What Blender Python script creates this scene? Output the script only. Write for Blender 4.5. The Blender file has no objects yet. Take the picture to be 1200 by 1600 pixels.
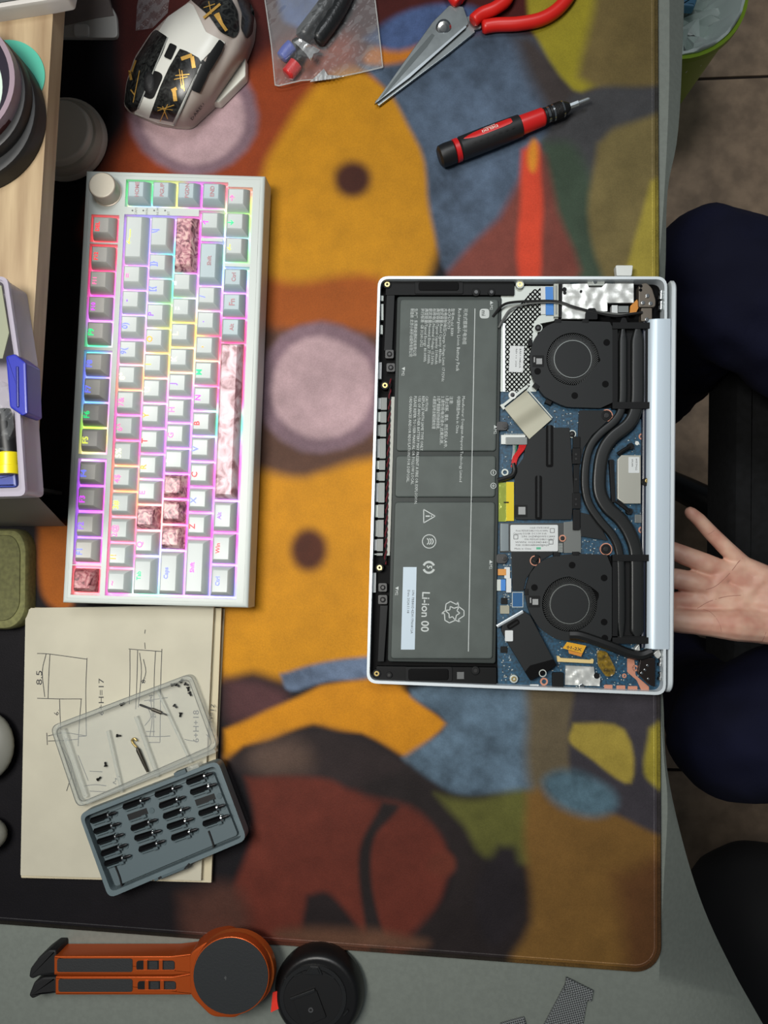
import bpy, bmesh, math, random
import numpy as np
from mathutils import Vector, Matrix, Quaternion, noise as mnoise
random.seed(7)
SC = bpy.context.scene
COL = SC.collection
# ---------------------------------------------------------------- camera
FPX = 1202.0; CAMH = 0.597; NAD = (682.0, 880.0)      # focal length in px (1200x1600), height over desk, pixel straight below
_d = Vector(((NAD[0]-600)/FPX, (800-NAD[1])/FPX, -1)).normalized()
Q = _d.rotation_difference(Vector((0, 0, -1)))
CAM = Vector((0, 0, CAMH))
cam = bpy.data.cameras.new('camera'); camo = bpy.data.objects.new('camera', cam); COL.objects.link(camo)
camo.location = CAM; camo.rotation_mode = 'QUATERNION'; camo.rotation_quaternion = Q
cam.sensor_fit = 'VERTICAL'; cam.sensor_height = 36.0; cam.sensor_width = 27.0; cam.lens = FPX/1600*36.0
cam.clip_start = 0.01; cam.clip_end = 50
SC.camera = camo
# ---------------------------------------------------------------- world, lights, exposure
wd = bpy.data.worlds.new('room_air'); SC.world = wd; wd.use_nodes = True
wd.node_tree.nodes['Background'].inputs[0].default_value = (0.80, 0.90, 1.0, 1)
wd.node_tree.nodes['Background'].inputs[1].default_value = 0.09
def area(name, loc, to, size, power, col, sy=None):
    l = bpy.data.lights.new(name, 'AREA'); l.size = size; l.energy = power; l.color = col
    if sy: l.shape = 'RECTANGLE'; l.size_y = sy
    o = bpy.data.objects.new(name, l); COL.objects.link(o); o.location = loc
    o.rotation_euler = (Vector(to)-Vector(loc)).to_track_quat('-Z', 'Y').to_euler(); return o
area('ceiling_light', (-0.31, 0.12, 0.94), (-0.20, 0.05, 0.0), 0.20, 4.2, (1.0, 0.975, 0.92), 0.36).data.spread = math.radians(125)
area('room_light', (0.05, 0.85, 1.7), (-0.05, 0.0, 0.0), 0.45, 9.5, (0.94, 0.97, 1.0))
SC.view_settings.view_transform = 'Standard'; SC.view_settings.look = 'None'
SC.view_settings.exposure = 0.0; SC.view_settings.gamma = 1.0; SC.view_settings.use_curve_mapping = False
# ---------------------------------------------------------------- helpers
def W(px, py, z):
    d = Q @ Vector(((px-600)/FPX, (800-py)/FPX, -1))
    return CAM + d*((z-CAMH)/d.z)
def S(z): return (CAMH-z)/FPX                          # metres per pixel at height z
def lin(c):
    return tuple((x/12.92 if x <= .04045 else ((x+.055)/1.055)**2.4) for x in (v/255.0 for v in c))
MATS = {}
def mat(name, c, r=.55, m=0.0, noise=0, ns=200, bump=0, bs=400, coat=0, trans=None, emit=None, es=1, c2=None, spec=None):
    if name in MATS: return MATS[name]
    M = bpy.data.materials.new(name); M.use_nodes = True; nt = M.node_tree; b = nt.nodes['Principled BSDF']
    L = nt.links.new
    b.inputs['Base Color'].default_value = (*lin(c), 1); b.inputs['Roughness'].default_value = r
    b.inputs['Metallic'].default_value = m; b.inputs['Coat Weight'].default_value = coat
    if spec is not None: b.inputs['Specular IOR Level'].default_value = spec
    if noise or c2:
        tc = nt.nodes.new('ShaderNodeTexCoord'); n = nt.nodes.new('ShaderNodeTexNoise'); n.inputs['Scale'].default_value = ns
        n.inputs['Detail'].default_value = 4; L(tc.outputs['Object'], n.inputs['Vector'])
        rp = nt.nodes.new('ShaderNodeValToRGB'); L(n.outputs['Fac'], rp.inputs['Fac'])
        k = noise or .3
        a = c2 if c2 else tuple(max(0, v*(1-k)) for v in c); z = c if c2 else tuple(min(255, v*(1+k)) for v in c)
        rp.color_ramp.elements[0].color = (*lin(a), 1); rp.color_ramp.elements[1].color = (*lin(z), 1)
        rp.color_ramp.elements[0].position = .35; rp.color_ramp.elements[1].position = .65
        L(rp.outputs['Color'], b.inputs['Base Color'])
    if bump:
        tc = nt.nodes.new('ShaderNodeTexCoord'); n = nt.nodes.new('ShaderNodeTexNoise'); n.inputs['Scale'].default_value = bs
        n.inputs['Detail'].default_value = 3; L(tc.outputs['Object'], n.inputs['Vector'])
        bp = nt.nodes.new('ShaderNodeBump'); bp.inputs['Strength'].default_value = bump; bp.inputs['Distance'].default_value = .001
        L(n.outputs['Fac'], bp.inputs['Height']); L(bp.outputs['Normal'], b.inputs['Normal'])
    if trans is not None:
        tr = nt.nodes.new('ShaderNodeBsdfTransparent'); mx = nt.nodes.new('ShaderNodeMixShader')
        mx.inputs[0].default_value = trans; out = nt.nodes['Material Output']
        L(b.outputs[0], mx.inputs[1]); L(tr.outputs[0], mx.inputs[2]); L(mx.outputs[0], out.inputs[0])
    if emit:
        b.inputs['Emission Color'].default_value = (*lin(emit), 1); b.inputs['Emission Strength'].default_value = es
    MATS[name] = M; return M
def vcolmat(name, attr='col', r=.8, noise=.12, emission=0, ns=900):
    M = bpy.data.materials.new(name); M.use_nodes = True; nt = M.node_tree; b = nt.nodes['Principled BSDF']; L = nt.links.new
    a = nt.nodes.new('ShaderNodeVertexColor'); a.layer_name = attr
    b.inputs['Roughness'].default_value = r; b.inputs['Specular IOR Level'].default_value = .18
    if emission:
        L(a.outputs['Color'], b.inputs['Emission Color']); b.inputs['Emission Strength'].default_value = emission
        b.inputs['Base Color'].default_value = (.5, .5, .5, 1); return M
    tc = nt.nodes.new('ShaderNodeTexCoord'); n = nt.nodes.new('ShaderNodeTexNoise'); n.inputs['Scale'].default_value = ns
    L(tc.outputs['Object'], n.inputs['Vector']); n2 = nt.nodes.new('ShaderNodeTexNoise'); n2.inputs['Scale'].default_value = 60
    n2.inputs['Detail'].default_value = 5
    L(tc.outputs['Object'], n2.inputs['Vector'])
    ad = nt.nodes.new('ShaderNodeMath'); ad.operation = 'ADD'; L(n.outputs['Fac'], ad.inputs[0]); L(n2.outputs['Fac'], ad.inputs[1])
    mr = nt.nodes.new('ShaderNodeMapRange'); mr.inputs[1].default_value = .6; mr.inputs[2].default_value = 1.4
    mr.inputs[3].default_value = 1-noise; mr.inputs[4].default_value = 1+noise; L(ad.outputs[0], mr.inputs[0])
    mx = nt.nodes.new('ShaderNodeVectorMath'); mx.operation = 'SCALE'; L(a.outputs['Color'], mx.inputs[0]); L(mr.outputs[0], mx.inputs['Scale'])
    L(mx.outputs[0], b.inputs['Base Color'])
    bp = nt.nodes.new('ShaderNodeBump'); bp.inputs['Strength'].default_value = .25; bp.inputs['Distance'].default_value = .0004
    L(n.outputs['Fac'], bp.inputs['Height']); L(bp.outputs['Normal'], b.inputs['Normal'])
    return M
def ccw(p):
    a = sum(p[i][0]*p[(i+1) % len(p)][1]-p[(i+1) % len(p)][0]*p[i][1] for i in range(len(p)))
    return list(p) if a > 0 else list(p)[::-1]
def rr(poly, r=4, seg=4):                             # round the corners of a 2-D polygon
    out = []; n = len(poly)
    for i in range(n):
        p = Vector(poly[i][:2]); a = Vector(poly[i-1][:2]); b = Vector(poly[(i+1) % n][:2])
        rad = poly[i][2] if len(poly[i]) > 2 else r
        da = (a-p); db = (b-p); k = min(rad, da.length*.48, db.length*.48)
        if k < .01: out.append(tuple(p)); continue
        s = p+da.normalized()*k; e = p+db.normalized()*k
        for j in range(seg+1):
            t = j/seg; q = s*(1-t)**2+p*2*t*(1-t)+e*t*t; out.append((q.x, q.y))
    return out
def rect(x0, y0, x1, y1, sk=0): return [(x0, y0), (x1, y0), (x1-sk, y1), (x0-sk, y1)]
def circ(cx, cy, r, n=24, ry=None):
    ry = ry or r
    return [(cx+r*math.cos(2*math.pi*i/n), cy+ry*math.sin(2*math.pi*i/n)) for i in range(n)]
def band(a, b, w, w2=None):                           # px quad around a segment
    a = Vector(a); b = Vector(b); d = (b-a).normalized(); n = Vector((-d.y, d.x)); w2 = w if w2 is None else w2
    return [tuple(a+n*w/2), tuple(b+n*w2/2), tuple(b-n*w2/2), tuple(a-n*w/2)]
def spline(pts, k=6):
    P = [Vector(p) for p in pts]; P = [P[0]*2-P[1]]+P+[P[-1]*2-P[-2]]; out = []
    for i in range(1, len(P)-2):
        for j in range(k):
            t = j/k; a, b, c, d = P[i-1], P[i], P[i+1], P[i+2]
            out.append(.5*((2*b)+(c-a)*t+(2*a-5*b+4*c-d)*t*t+(3*b-a-3*c+d)*t**3))
    out.append(P[-2]); return out
def inset(pts, d):
    n = len(pts); out = []
    for i in range(n):
        p0 = Vector(pts[i-1]); p1 = Vector(pts[i]); p2 = Vector(pts[(i+1) % n])
        e1 = (p1-p0); e2 = (p2-p1)
        if e1.length < 1e-9: e1 = e2
        if e2.length < 1e-9: e2 = e1
        n1 = Vector((-e1.y, e1.x)).normalized(); n2 = Vector((-e2.y, e2.x)).normalized()
        m = (n1+n2); m = m.normalized() if m.length > 1e-6 else n1
        out.append(tuple(p1+m*d/max(.5, m.dot(n1))))
    return out
class MB:
    def __init__(s): s.v = []; s.f = []; s.c = None
    def add(s, vs, fs):
        k = len(s.v); s.v += [Vector(v) for v in vs]; s.f += [tuple(i+k for i in f) for f in fs]; return s
    def loops(s, rings, top=True, bot=True):
        n = len(rings[0]); vs = [p for r in rings for p in r]; fs = []
        for a in range(len(rings)-1):
            for i in range(n):
                j = (i+1) % n; fs.append((a*n+i, a*n+j, (a+1)*n+j, (a+1)*n+i))
        if bot: fs.append(tuple(range(n))[::-1])
        if top: fs.append(tuple((len(rings)-1)*n+i for i in range(n)))
        return s.add(vs, fs)
    def slab(s, poly, z1, z0, bev=0.0, world=False, bs=2):  # vertical prism whose top outline is at height z1
        if world: xy = ccw([p[:2] for p in poly])
        else: xy = ccw([tuple(W(p[0], p[1], z1).xy) for p in poly])
        r = [[(*p, z0) for p in xy]]
        if bev:
            for k in range(bs+1):
                a = k/bs*math.pi/2
                q = inset(xy, bev*(1-math.cos(a))) if k else xy
                r.append([(*p, z1-bev+bev*math.sin(a)) for p in q])
        else: r.append([(*p, z1) for p in xy])
        return s.loops(r)
    def ring(s, outer, inner, z1, z0):
        o = [W(p[0], p[1], z1) for p in outer]; i = [W(p[0], p[1], z1) for p in inner]; n = len(o)
        vs = o+i+[Vector((p.x, p.y, z0)) for p in o]+[Vector((p.x, p.y, z0)) for p in i]; fs = []
        for a in range(n):
            b = (a+1) % n
            fs += [(a, b, n+b, n+a), (2*n+a, 2*n+b, b, a), (n+a, n+b, 3*n+b, 3*n+a), (3*n+a, 3*n+b, 2*n+b, 2*n+a)]
        return s.add(vs, fs)
    def tube(s, pts, r, seg=8, cap=True):
        pts = [Vector(p) for p in pts]; n = len(pts); rs = r if isinstance(r, (list, tuple)) else [r]*n
        up = Vector((0, 0, 1)); rings = []
        for i, p in enumerate(pts):
            d = (pts[min(i+1, n-1)]-pts[max(i-1, 0)]).normalized()
            u = up if abs(d.dot(up)) < .95 else Vector((1, 0, 0))
            x = d.cross(u).normalized(); y = x.cross(d)
            rings.append([p+(x*math.cos(2*math.pi*k/seg)+y*math.sin(2*math.pi*k/seg))*rs[i] for k in range(seg)])
        return s.loops(rings, cap, cap)
    def lathe(s, a, b, prof, seg=24):                  # prof: (t along a->b 0..1, radius)
        a = Vector(a); b = Vector(b); pts = [a+(b-a)*t for t, _ in prof]; d = (b-a).normalized()
        u = Vector((0, 0, 1)) if abs(d.z) < .95 else Vector((1, 0, 0)); x = d.cross(u).normalized(); y = x.cross(d)
        return s.loops([[p+(x*math.cos(2*math.pi*k/seg)+y*math.sin(2*math.pi*k/seg))*q[1] for k in range(seg)] for p, q in zip(pts, prof)])
    def cyl(s, px, py, z1, z0, r, seg=20, bev=0):      # r in px at z1
        return s.slab(circ(px, py, r, seg), z1, z0, bev)
    def ball(s, c, r, sc=(1, 1, 1), u=12, w=8):
        c = Vector(c); rings = []
        for i in range(1, w):
            a = math.pi*i/w
            rings.append([c+Vector((r*sc[0]*math.sin(a)*math.cos(2*math.pi*j/u), r*sc[1]*math.sin(a)*math.sin(2*math.pi*j/u), -r*sc[2]*math.cos(a))) for j in range(u)])
        return s.loops(rings)
    def relief(s, poly, zf, z0, g=4.0):                # top follows zf(px,py); skirt straight down to z0 (z0 None: surface only)
        bm = bmesh.new(); poly = ccw(poly)
        f = bm.faces.new([bm.verts.new((x, y, 0)) for x, y in poly])
        xs = [p[0] for p in poly]; ys = [p[1] for p in poly]
        for lo, hi, ax in ((min(xs), max(xs), 0), (min(ys), max(ys), 1)):
            t = math.floor(lo/g)*g+g+.013
            while t < hi:
                co = (t, 0, 0) if ax == 0 else (0, t, 0); no = (1, 0, 0) if ax == 0 else (0, 1, 0)
                bmesh.ops.bisect_plane(bm, geom=bm.verts[:]+bm.edges[:]+bm.faces[:], plane_co=co, plane_no=no, dist=1e-6); t += g
        bm.verts.index_update()
        vs = [W(v.co.x, v.co.y, zf(v.co.x, v.co.y)) for v in bm.verts]; fs = [tuple(v.index for v in f.verts) for f in bm.faces]
        if z0 is not None:
            n = len(vs); be = [e for e in bm.edges if e.is_boundary]; mp = {}
            for e in be:
                for v in e.verts:
                    if v.index not in mp: mp[v.index] = len(vs); vs.append(Vector((vs[v.index].x, vs[v.index].y, z0)))
            for e in be: a, b = e.verts[0].index, e.verts[1].index; fs.append((a, b, mp[b], mp[a]))
        bm.free(); return s.add(vs, fs)
    def flat(s, poly, z, th=.0002): return s.slab(poly, z, z-th)
FONT = None
def text_mb(mb, s, px, py, z, h, ang=0, length=None, wide=1.0, ax='L', thick=0.0):
    """lettering lying flat: starts at pixel (px,py), cap height h px, reading direction ang degrees (image, counter-clockwise)"""
    cu = bpy.data.curves.new('t', 'FONT'); cu.body = s; cu.size = 1.0; cu.resolution_u = 1 if h < 9 else 3
    cu.fill_mode = 'FRONT'
    if thick: cu.offset = thick
    o = bpy.data.objects.new('t', cu); COL.objects.link(o)
    bpy.context.view_layer.update()
    me = bpy.data.meshes.new_from_object(o)
    bpy.data.objects.remove(o); bpy.data.curves.remove(cu)
    vs = [v.co.copy() for v in me.vertices]; fs = [tuple(p.vertices) for p in me.polygons]; bpy.data.meshes.remove(me)
    if not vs: return mb
    x0 = min(v.x for v in vs); x1 = max(v.x for v in vs); sy = h/.70; sx = (length/(x1-x0)) if length else sy*wide
    a = math.radians(ang); ca, sa = math.cos(a), math.sin(a); out = []
    off = -(x1-x0)*sx/2 if ax == 'C' else 0
    for v in vs:
        u = (v.x-x0)*sx+off; w = v.y*sy - (h/2 if ax == 'C' else 0)
        X = px+u*ca-w*sa; Y = py-(u*sa+w*ca); out.append(W(X, Y, z(X, Y) if callable(z) else z))
    return mb.add(out, fs)
ROOT = {}
def tag(o, label=None, cat=None, group=None, kind=None):
    if label: o['label'] = label
    if cat: o['category'] = cat
    if group: o['group'] = group
    if kind: o['kind'] = kind
    return o
def thing(name, loc, label, cat, group=None):
    o = bpy.data.objects.new(name, None); COL.objects.link(o); o.location = loc; o.empty_display_size = .01
    ROOT[o] = Vector(loc); return tag(o, label, cat, group)
def build(name, mb, m, parent=None, label=None, smooth=40, org=None, kind=None, cat=None, group=None, colors=None):
    off = ROOT[parent] if parent is not None else Vector(org or (0, 0, 0))
    me = bpy.data.meshes.new(name); me.from_pydata([tuple(v-off) for v in mb.v], [], mb.f)
    bm = bmesh.new(); bm.from_mesh(me); bmesh.ops.recalc_face_normals(bm, faces=bm.faces[:]); bm.to_mesh(me); bm.free()
    if smooth:
        me.shade_smooth(); me.set_sharp_from_angle(angle=math.radians(smooth))
    if colors is not None:
        ca = me.color_attributes.new('col', 'FLOAT_COLOR', 'POINT')
        ca.data.foreach_set('color', np.asarray(colors, dtype=np.float32).ravel())
    me.materials.append(m); o = bpy.data.objects.new(name, me); COL.objects.link(o)
    if smooth and len(me.vertices) < 6000: w_ = o.modifiers.new('n', 'WEIGHTED_NORMAL'); w_.keep_sharp = True; w_.weight = 100
    if parent is not None: o.parent = parent
    else: o.location = off
    ROOT[o] = off; return tag(o, label, cat, group, kind)
def P1(name, m, parent, fn, **k):
    mb = MB(); fn(mb); return build(name, mb, m, parent, **k)
def slab(name, m, parent, poly, z1, z0, bev=0, **k):
    mb = MB(); mb.slab(poly, z1, z0, bev); return build(name, mb, m, parent, **k)
def organic(name, m, parts, vox, parent=None, org=None, smooth_it=6, **k):
    """one continuous skin grown over overlapping limbs: list of chains [(point, radius), ...]"""
    mb = MB()
    for ch in parts:
        for (a, ra), (b, rb) in zip(ch, ch[1:]):
            a = Vector(a); b = Vector(b); d = b-a; n = 12
            u = Vector((0, 0, 1)) if abs(d.normalized().z) < .9 else Vector((1, 0, 0)); dn = d.normalized(); x = dn.cross(u).normalized(); y = x.cross(dn)
            prof = [(-ra*.98, ra*.2), (-ra*.7, ra*.72), (0, ra), (d.length*.5, (ra+rb)/2), (d.length, rb), (d.length+rb*.7, rb*.72), (d.length+rb*.98, rb*.2)]
            mb.loops([[a+dn*t+(x*math.cos(2*math.pi*i/n)+y*math.sin(2*math.pi*i/n))*r for i in range(n)] for t, r in prof])
    o = build(name, mb, m, parent, org=org, smooth=0, **k)
    md = o.modifiers.new('r', 'REMESH'); md.mode = 'VOXEL'; md.voxel_size = vox; md.use_smooth_shade = True
    ms = o.modifiers.new('s', 'SMOOTH'); ms.factor = .5; ms.iterations = smooth_it
    dg = bpy.context.evaluated_depsgraph_get(); dg.update(); me = bpy.data.meshes.new_from_object(o.evaluated_get(dg))
    o.modifiers.clear(); old = o.data; o.data = me; bpy.data.meshes.remove(old); me.name = name
    if not me.materials: me.materials.append(m)
    me.shade_smooth(); return o
# ---------------------------------------------------------------- common materials
WHITE = mat('white_plastic', (214, 218, 214), .38)
BLACK = mat('black_plastic', (20, 21, 22), .45)
DBLACK = mat('deep_black_plastic', (13, 13, 14), .5)
SILVER = mat('brushed_silver', (196, 204, 208), .32, .75)
CHROME = mat('polished_steel', (205, 208, 208), .18, 1.0)
INK = mat('dark_ink', (40, 40, 44), .8)
# ================================================================ floor and desk
FZ = -0.745
fl = bpy.data.objects.new('floor', None); COL.objects.link(fl); fl.location = (0, 0, FZ-.02); ROOT[fl] = Vector((0, 0, FZ-.02)); tag(fl, kind='structure')
TILE = mat('brown_floor_tile', (176, 150, 124), .55, noise=.10, ns=30, bump=.1, bs=120)
GROUT = mat('dark_grout', (44, 34, 28), .9)
build('grout_bed', MB().slab([(-1.5, -1.9), (2.1, -1.9), (2.1, 1.9), (-1.5, 1.9)], FZ-.003, FZ-.02, world=True), GROUT, fl)
jy = W(1150, 121, FZ).y; jx = W(1000, 60, FZ).x
tme = None
for i in range(-3, 3):
    for j in range(-2, 2):
        x = jx+i*.6; y = jy+j*1.2
        if tme is None:
            t = build('tile', MB().slab([(x+.0025, y+.0025), (x+.5975, y+.0025), (x+.5975, y+1.1975), (x+.0025, y+1.1975)], FZ, FZ-.012, .001, world=True), TILE, fl)
            tme = t; x00, y00 = x, y
        else:
            t = tme.copy(); COL.objects.link(t); t.parent = fl; t.location = (x-x00, y-y00, random.uniform(-.0003, .0003))
# desk: concave front edge, the last strip rolls down
DESK = mat('grey_laminate', (112, 118, 111), .6, noise=.025, ns=300, bump=.05, bs=900)
L1 = [(1046, -500), (1046, 0), (1045, 150), (1038, 300), (1028, 432), (1014, 560), (1014, 960), (1030, 1087), (1037, 1180), (1043, 1260), (1037, 1380), (1031, 1500), (1027, 1600), (1000, 2300)]
L2 = [(1085, -500), (1069, 0), (1060, 200), (1043, 300), (1039, 432), (1026, 560), (1026, 960), (1036, 1090), (1042, 1200), (1068, 1320), (1100, 1420), (1142, 1510), (1192, 1600), (1420, 2000)]
a1 = spline([(*p, 0) for p in L1], 5); a2 = spline([(*p, 0) for p in L2], 5)
mb = MB(); A = [W(p.x, p.y, 0) for p in a1]; B = []
for p, q in zip(a1, a2):
    dz = -min(.055, max(.001, (q.x-p.x)*.00055)); B.append(W(q.x, q.y, dz))
n = len(A); vs = [(-.75, a.y, 0) for a in A]+A+B+[(b.x-.001, b.y, b.z-.005) for b in B]+[(-.75, a.y, -.028) for a in A]
vs[0] = (-.75, A[0].y, 0)
fs = []
for r in range(4):
    for i in range(n-1): fs.append((r*n+i, r*n+i+1, (r+1)*n+i+1, (r+1)*n+i))
for i in range(n-1): fs.append((4*n+i, 4*n+i+1, i+1, i))
fs += [(0, n, 2*n, 3*n, 4*n), tuple(k*n+n-1 for k in range(5))]
desk = thing('desk', (-.2, 0, FZ), 'long grey desk with concave front edge carrying the printed mat and laptop', 'desk')
mb.add(vs, fs); build('desk_top', mb, DESK, desk, smooth=35)
for x, y in ((-.68, .8), (-.68, -.75), (.02, .8), (-.05, -.75)):
    build('leg', MB().slab([(x-.03, y-.03), (x+.03, y-.03), (x+.03, y+.03), (x-.03, y+.03)], -.028, FZ, world=True), mat('grey_steel', (90, 92, 92), .5, .4), desk)
# ---------------------------------------------------------------- the desk mat with an abstract soft colour print
MZ = .003
CORN = [(-330, -420), (1024, -420), (1030, 1518), (-330, 1416)]
bg = (17, 15, 19)
SH = []   # polygon, colour, softness px
def sh(poly, c, s=6, smooth=True):
    if smooth and len(poly) > 3: p = spline([(*q, 0) for q in poly+[poly[0]]], 4)[:-1]; poly = [(v.x, v.y) for v in p]
    SH.append((poly, c, s))
def se(cx, cy, rx, ry, c, s=6, rot=0):
    a = math.radians(rot); SH.append(([(cx+rx*math.cos(t)*math.cos(a)-ry*math.sin(t)*math.sin(a), cy+rx*math.cos(t)*math.sin(a)+ry*math.sin(t)*math.cos(a)) for t in [2*math.pi*i/20 for i in range(20)]], c, s))
sh([(175, -420), (1100, -420), (1100, 240), (700, 200), (400, 260), (250, 300), (190, 120)], (74, 24, 20), 16)
sh([(60, 470), (430, 470), (440, 760), (60, 760)], (26, 17, 20), 20)
sh([(390, 470), (640, 430), (660, 780), (400, 790)], (92, 62, 48), 20)
sh([(165, 265), (230, 170), (300, 110), (380, 110), (470, 60), (560, 80), (480, 300), (430, 420), (420, 500), (150, 400)], (148, 62, 24), 26)
sh([(500, 125), (560, 108), (622, 150), (668, 225), (688, 320), (680, 400), (640, 470), (560, 470), (440, 470), (410, 430), (410, 280), (450, 190)], (205, 142, 22), 14)
sh([(405, 430), (470, 440), (590, 430), (620, 520), (540, 515), (405, 505)], (165, 84, 24), 14)
sh([(395, 735), (480, 745), (620, 720), (640, 900), (620, 1090), (560, 1035), (460, 1060), (395, 1050), (340, 1040), (380, 800)], (212, 144, 20), 14)
sh([(600, 60), (660, 40), (700, 60), (650, 110), (590, 130), (570, 90)], (200, 120, 30), 8)
sh([(570, 60), (640, 14), (740, 10), (760, 45), (690, 60), (625, 80)], (72, 92, 134), 8)
sh([(430, -60), (520, -60), (500, 45), (455, 40), (440, 20)], (86, 108, 158), 8)
sh([(560, 100), (640, 95), (705, 60), (830, 55), (880, 110), (930, 190), (900, 250), (850, 330), (790, 400), (700, 425), (672, 330), (655, 230), (610, 150)], (80, 96, 116), 7)
sh([(800, 60), (840, 62), (935, 185), (880, 230), (840, 150)], (66, 58, 56), 18)
sh([(825, 40), (835, -420), (1120, -420), (1120, 150), (960, 135), (895, 140)], (158, 146, 38), 6)
sh([(905, 120), (925, 20), (960, -60), (1120, -60), (1120, 160), (960, 150)], (112, 96, 56), 12)
sh([(890, 150), (960, 135), (1100, 145), (1100, 225), (960, 215), (935, 260), (925, 320), (880, 330), (840, 240)], (70, 70, 72), 8)
sh([(850, 220), (900, 230), (940, 330), (980, 440), (860, 440)], (64, 80, 64), 14)
sh([(780, 340), (845, 235), (870, 330), (898, 440), (700, 440)], (126, 66, 56), 10)
sh([(935, 225), (975, 195), (1100, 190), (1100, 460), (960, 460), (920, 330)], (122, 108, 66), 8)
sh([(1018, 285), (1060, 280), (1060, 450), (975, 450)], (168, 152, 62), 6)
sh([(815, 235), (842, 225), (846, 300), (842, 440), (810, 440)], (226, 76, 48), 7)
se(833, 243, 8, 26, (232, 150, 44), 7)
# mauve and pink plain rounds
for cx, cy, r1, r2 in ((303, 180, 100, 80), (503, 606, 106, 82)):
    se(cx, cy, r1, r1*.96, (132, 106, 116), 8); se(cx, cy, r2, r2*.96, (190, 160, 164), 8)
se(98, 905, 26, 42, (138, 118, 126), 5)
sh([(62, 825), (112, 820), (112, 945), (75, 940), (58, 880)], (168, 92, 26), 8)
se(550, 280, 30, 28, (70, 34, 24), 12); se(482, 860, 28, 34, (84, 40, 22), 12)
# lower half
sh([(350, 1060), (440, 1075), (440, 1110), (360, 1130)], (84, 52, 54), 16)
sh([(440, 1052), (500, 1036), (620, 1020), (620, 1056), (510, 1066), (455, 1078)], (96, 112, 136), 5)
sh([(350, 1140), (430, 1105), (500, 1072), (600, 1056), (640, 1085), (697, 1131), (640, 1186), (565, 1145), (490, 1134), (380, 1166), (350, 1200)], (216, 142, 22), 6, False)
sh([(340, 1190), (480, 1140), (560, 1150), (640, 1190), (720, 1270), (700, 1320), (560, 1240), (400, 1215)], (48, 38, 38), 14)
se(440, 1185, 50, 30, (94, 74, 64), 22)
sh([(385, 1215), (500, 1215), (545, 1235), (600, 1240), (660, 1262), (700, 1330), (690, 1400), (640, 1480), (560, 1500), (330, 1470), (360, 1400), (395, 1300)], (122, 54, 40), 9)
sh([(628, 1182), (697, 1131), (640, 1076), (800, 1060), (930, 1070), (900, 1150), (830, 1240), (760, 1246), (690, 1232)], (92, 114, 132), 7)
sh([(640, 1195), (700, 1238), (830, 1250), (870, 1330), (880, 1540), (760, 1540), (640, 1475), (695, 1400), (700, 1320), (640, 1262), (560, 1235)], (46, 38, 38), 12)
sh([(600, 1252), (625, 1262), (590, 1300), (578, 1350), (588, 1420), (604, 1490), (578, 1490), (564, 1400), (560, 1330)], (44, 36, 36), 6)
sh([(480, 1400), (515, 1395), (545, 1430), (560, 1470), (480, 1470)], (42, 33, 34), 8)
se(690, 1350, 22, 20, (122, 58, 42), 8)
sh([(680, 1242), (760, 1248), (830, 1235), (880, 1300), (850, 1350), (760, 1340), (725, 1290)], (112, 112, 52), 10)
sh([(820, 1060), (910, 1060), (910, 1160), (890, 1230), (830, 1250)], (104, 92, 70), 14)
sh([(820, 1240), (880, 1230), (1080, 1310), (1080, 1560), (800, 1540), (830, 1440), (820, 1330)], (146, 106, 50), 12)
sh([(960, 1370), (1080, 1330), (1080, 1560), (990, 1540)], (112, 72, 38), 26)
sh([(780, 1320), (808, 1330), (812, 1430), (770, 1480), (740, 1400)], (44, 38, 42), 12)
sh([(900, 1055), (1100, 1055), (1100, 1300), (1000, 1290), (900, 1230), (890, 1150)], (62, 58, 64), 7)
sh([(898, 1130), (975, 1140), (985, 1225), (930, 1190), (892, 1160)], (166, 146, 62), 5)
sh([(1015, 1140), (1060, 1120), (1060, 1232), (1014, 1222), (1004, 1190)], (160, 146, 52), 6)
se(905, 1240, 62, 30, (88, 116, 130), 12, 18)
sh([(280, 1400), (360, 1380), (390, 1440), (370, 1480), (290, 1460)], (92, 58, 48), 20)
se(550, 1468, 120, 16, (120, 82, 62), 14, 4)
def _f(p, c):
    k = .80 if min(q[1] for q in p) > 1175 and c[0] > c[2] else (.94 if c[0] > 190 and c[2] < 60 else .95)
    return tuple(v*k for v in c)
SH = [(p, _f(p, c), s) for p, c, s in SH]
def sd(px, py, poly):
    d = np.full(px.shape, 1e9); ins = np.zeros(px.shape, bool); n = len(poly)
    for i in range(n):
        ax, ay = poly[i]; bx, by = poly[(i+1) % n]; ex, ey = bx-ax, by-ay; L = ex*ex+ey*ey+1e-9
        t = np.clip(((px-ax)*ex+(py-ay)*ey)/L, 0, 1); d = np.minimum(d, (px-ax-t*ex)**2+(py-ay-t*ey)**2)
        c = ((ay > py) != (by > py)); c &= px < (bx-ax)*(py-ay)/((by-ay) if by != ay else 1e-9)+ax; ins ^= c
    d = np.sqrt(d); return np.where(ins, -d, d)
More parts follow.
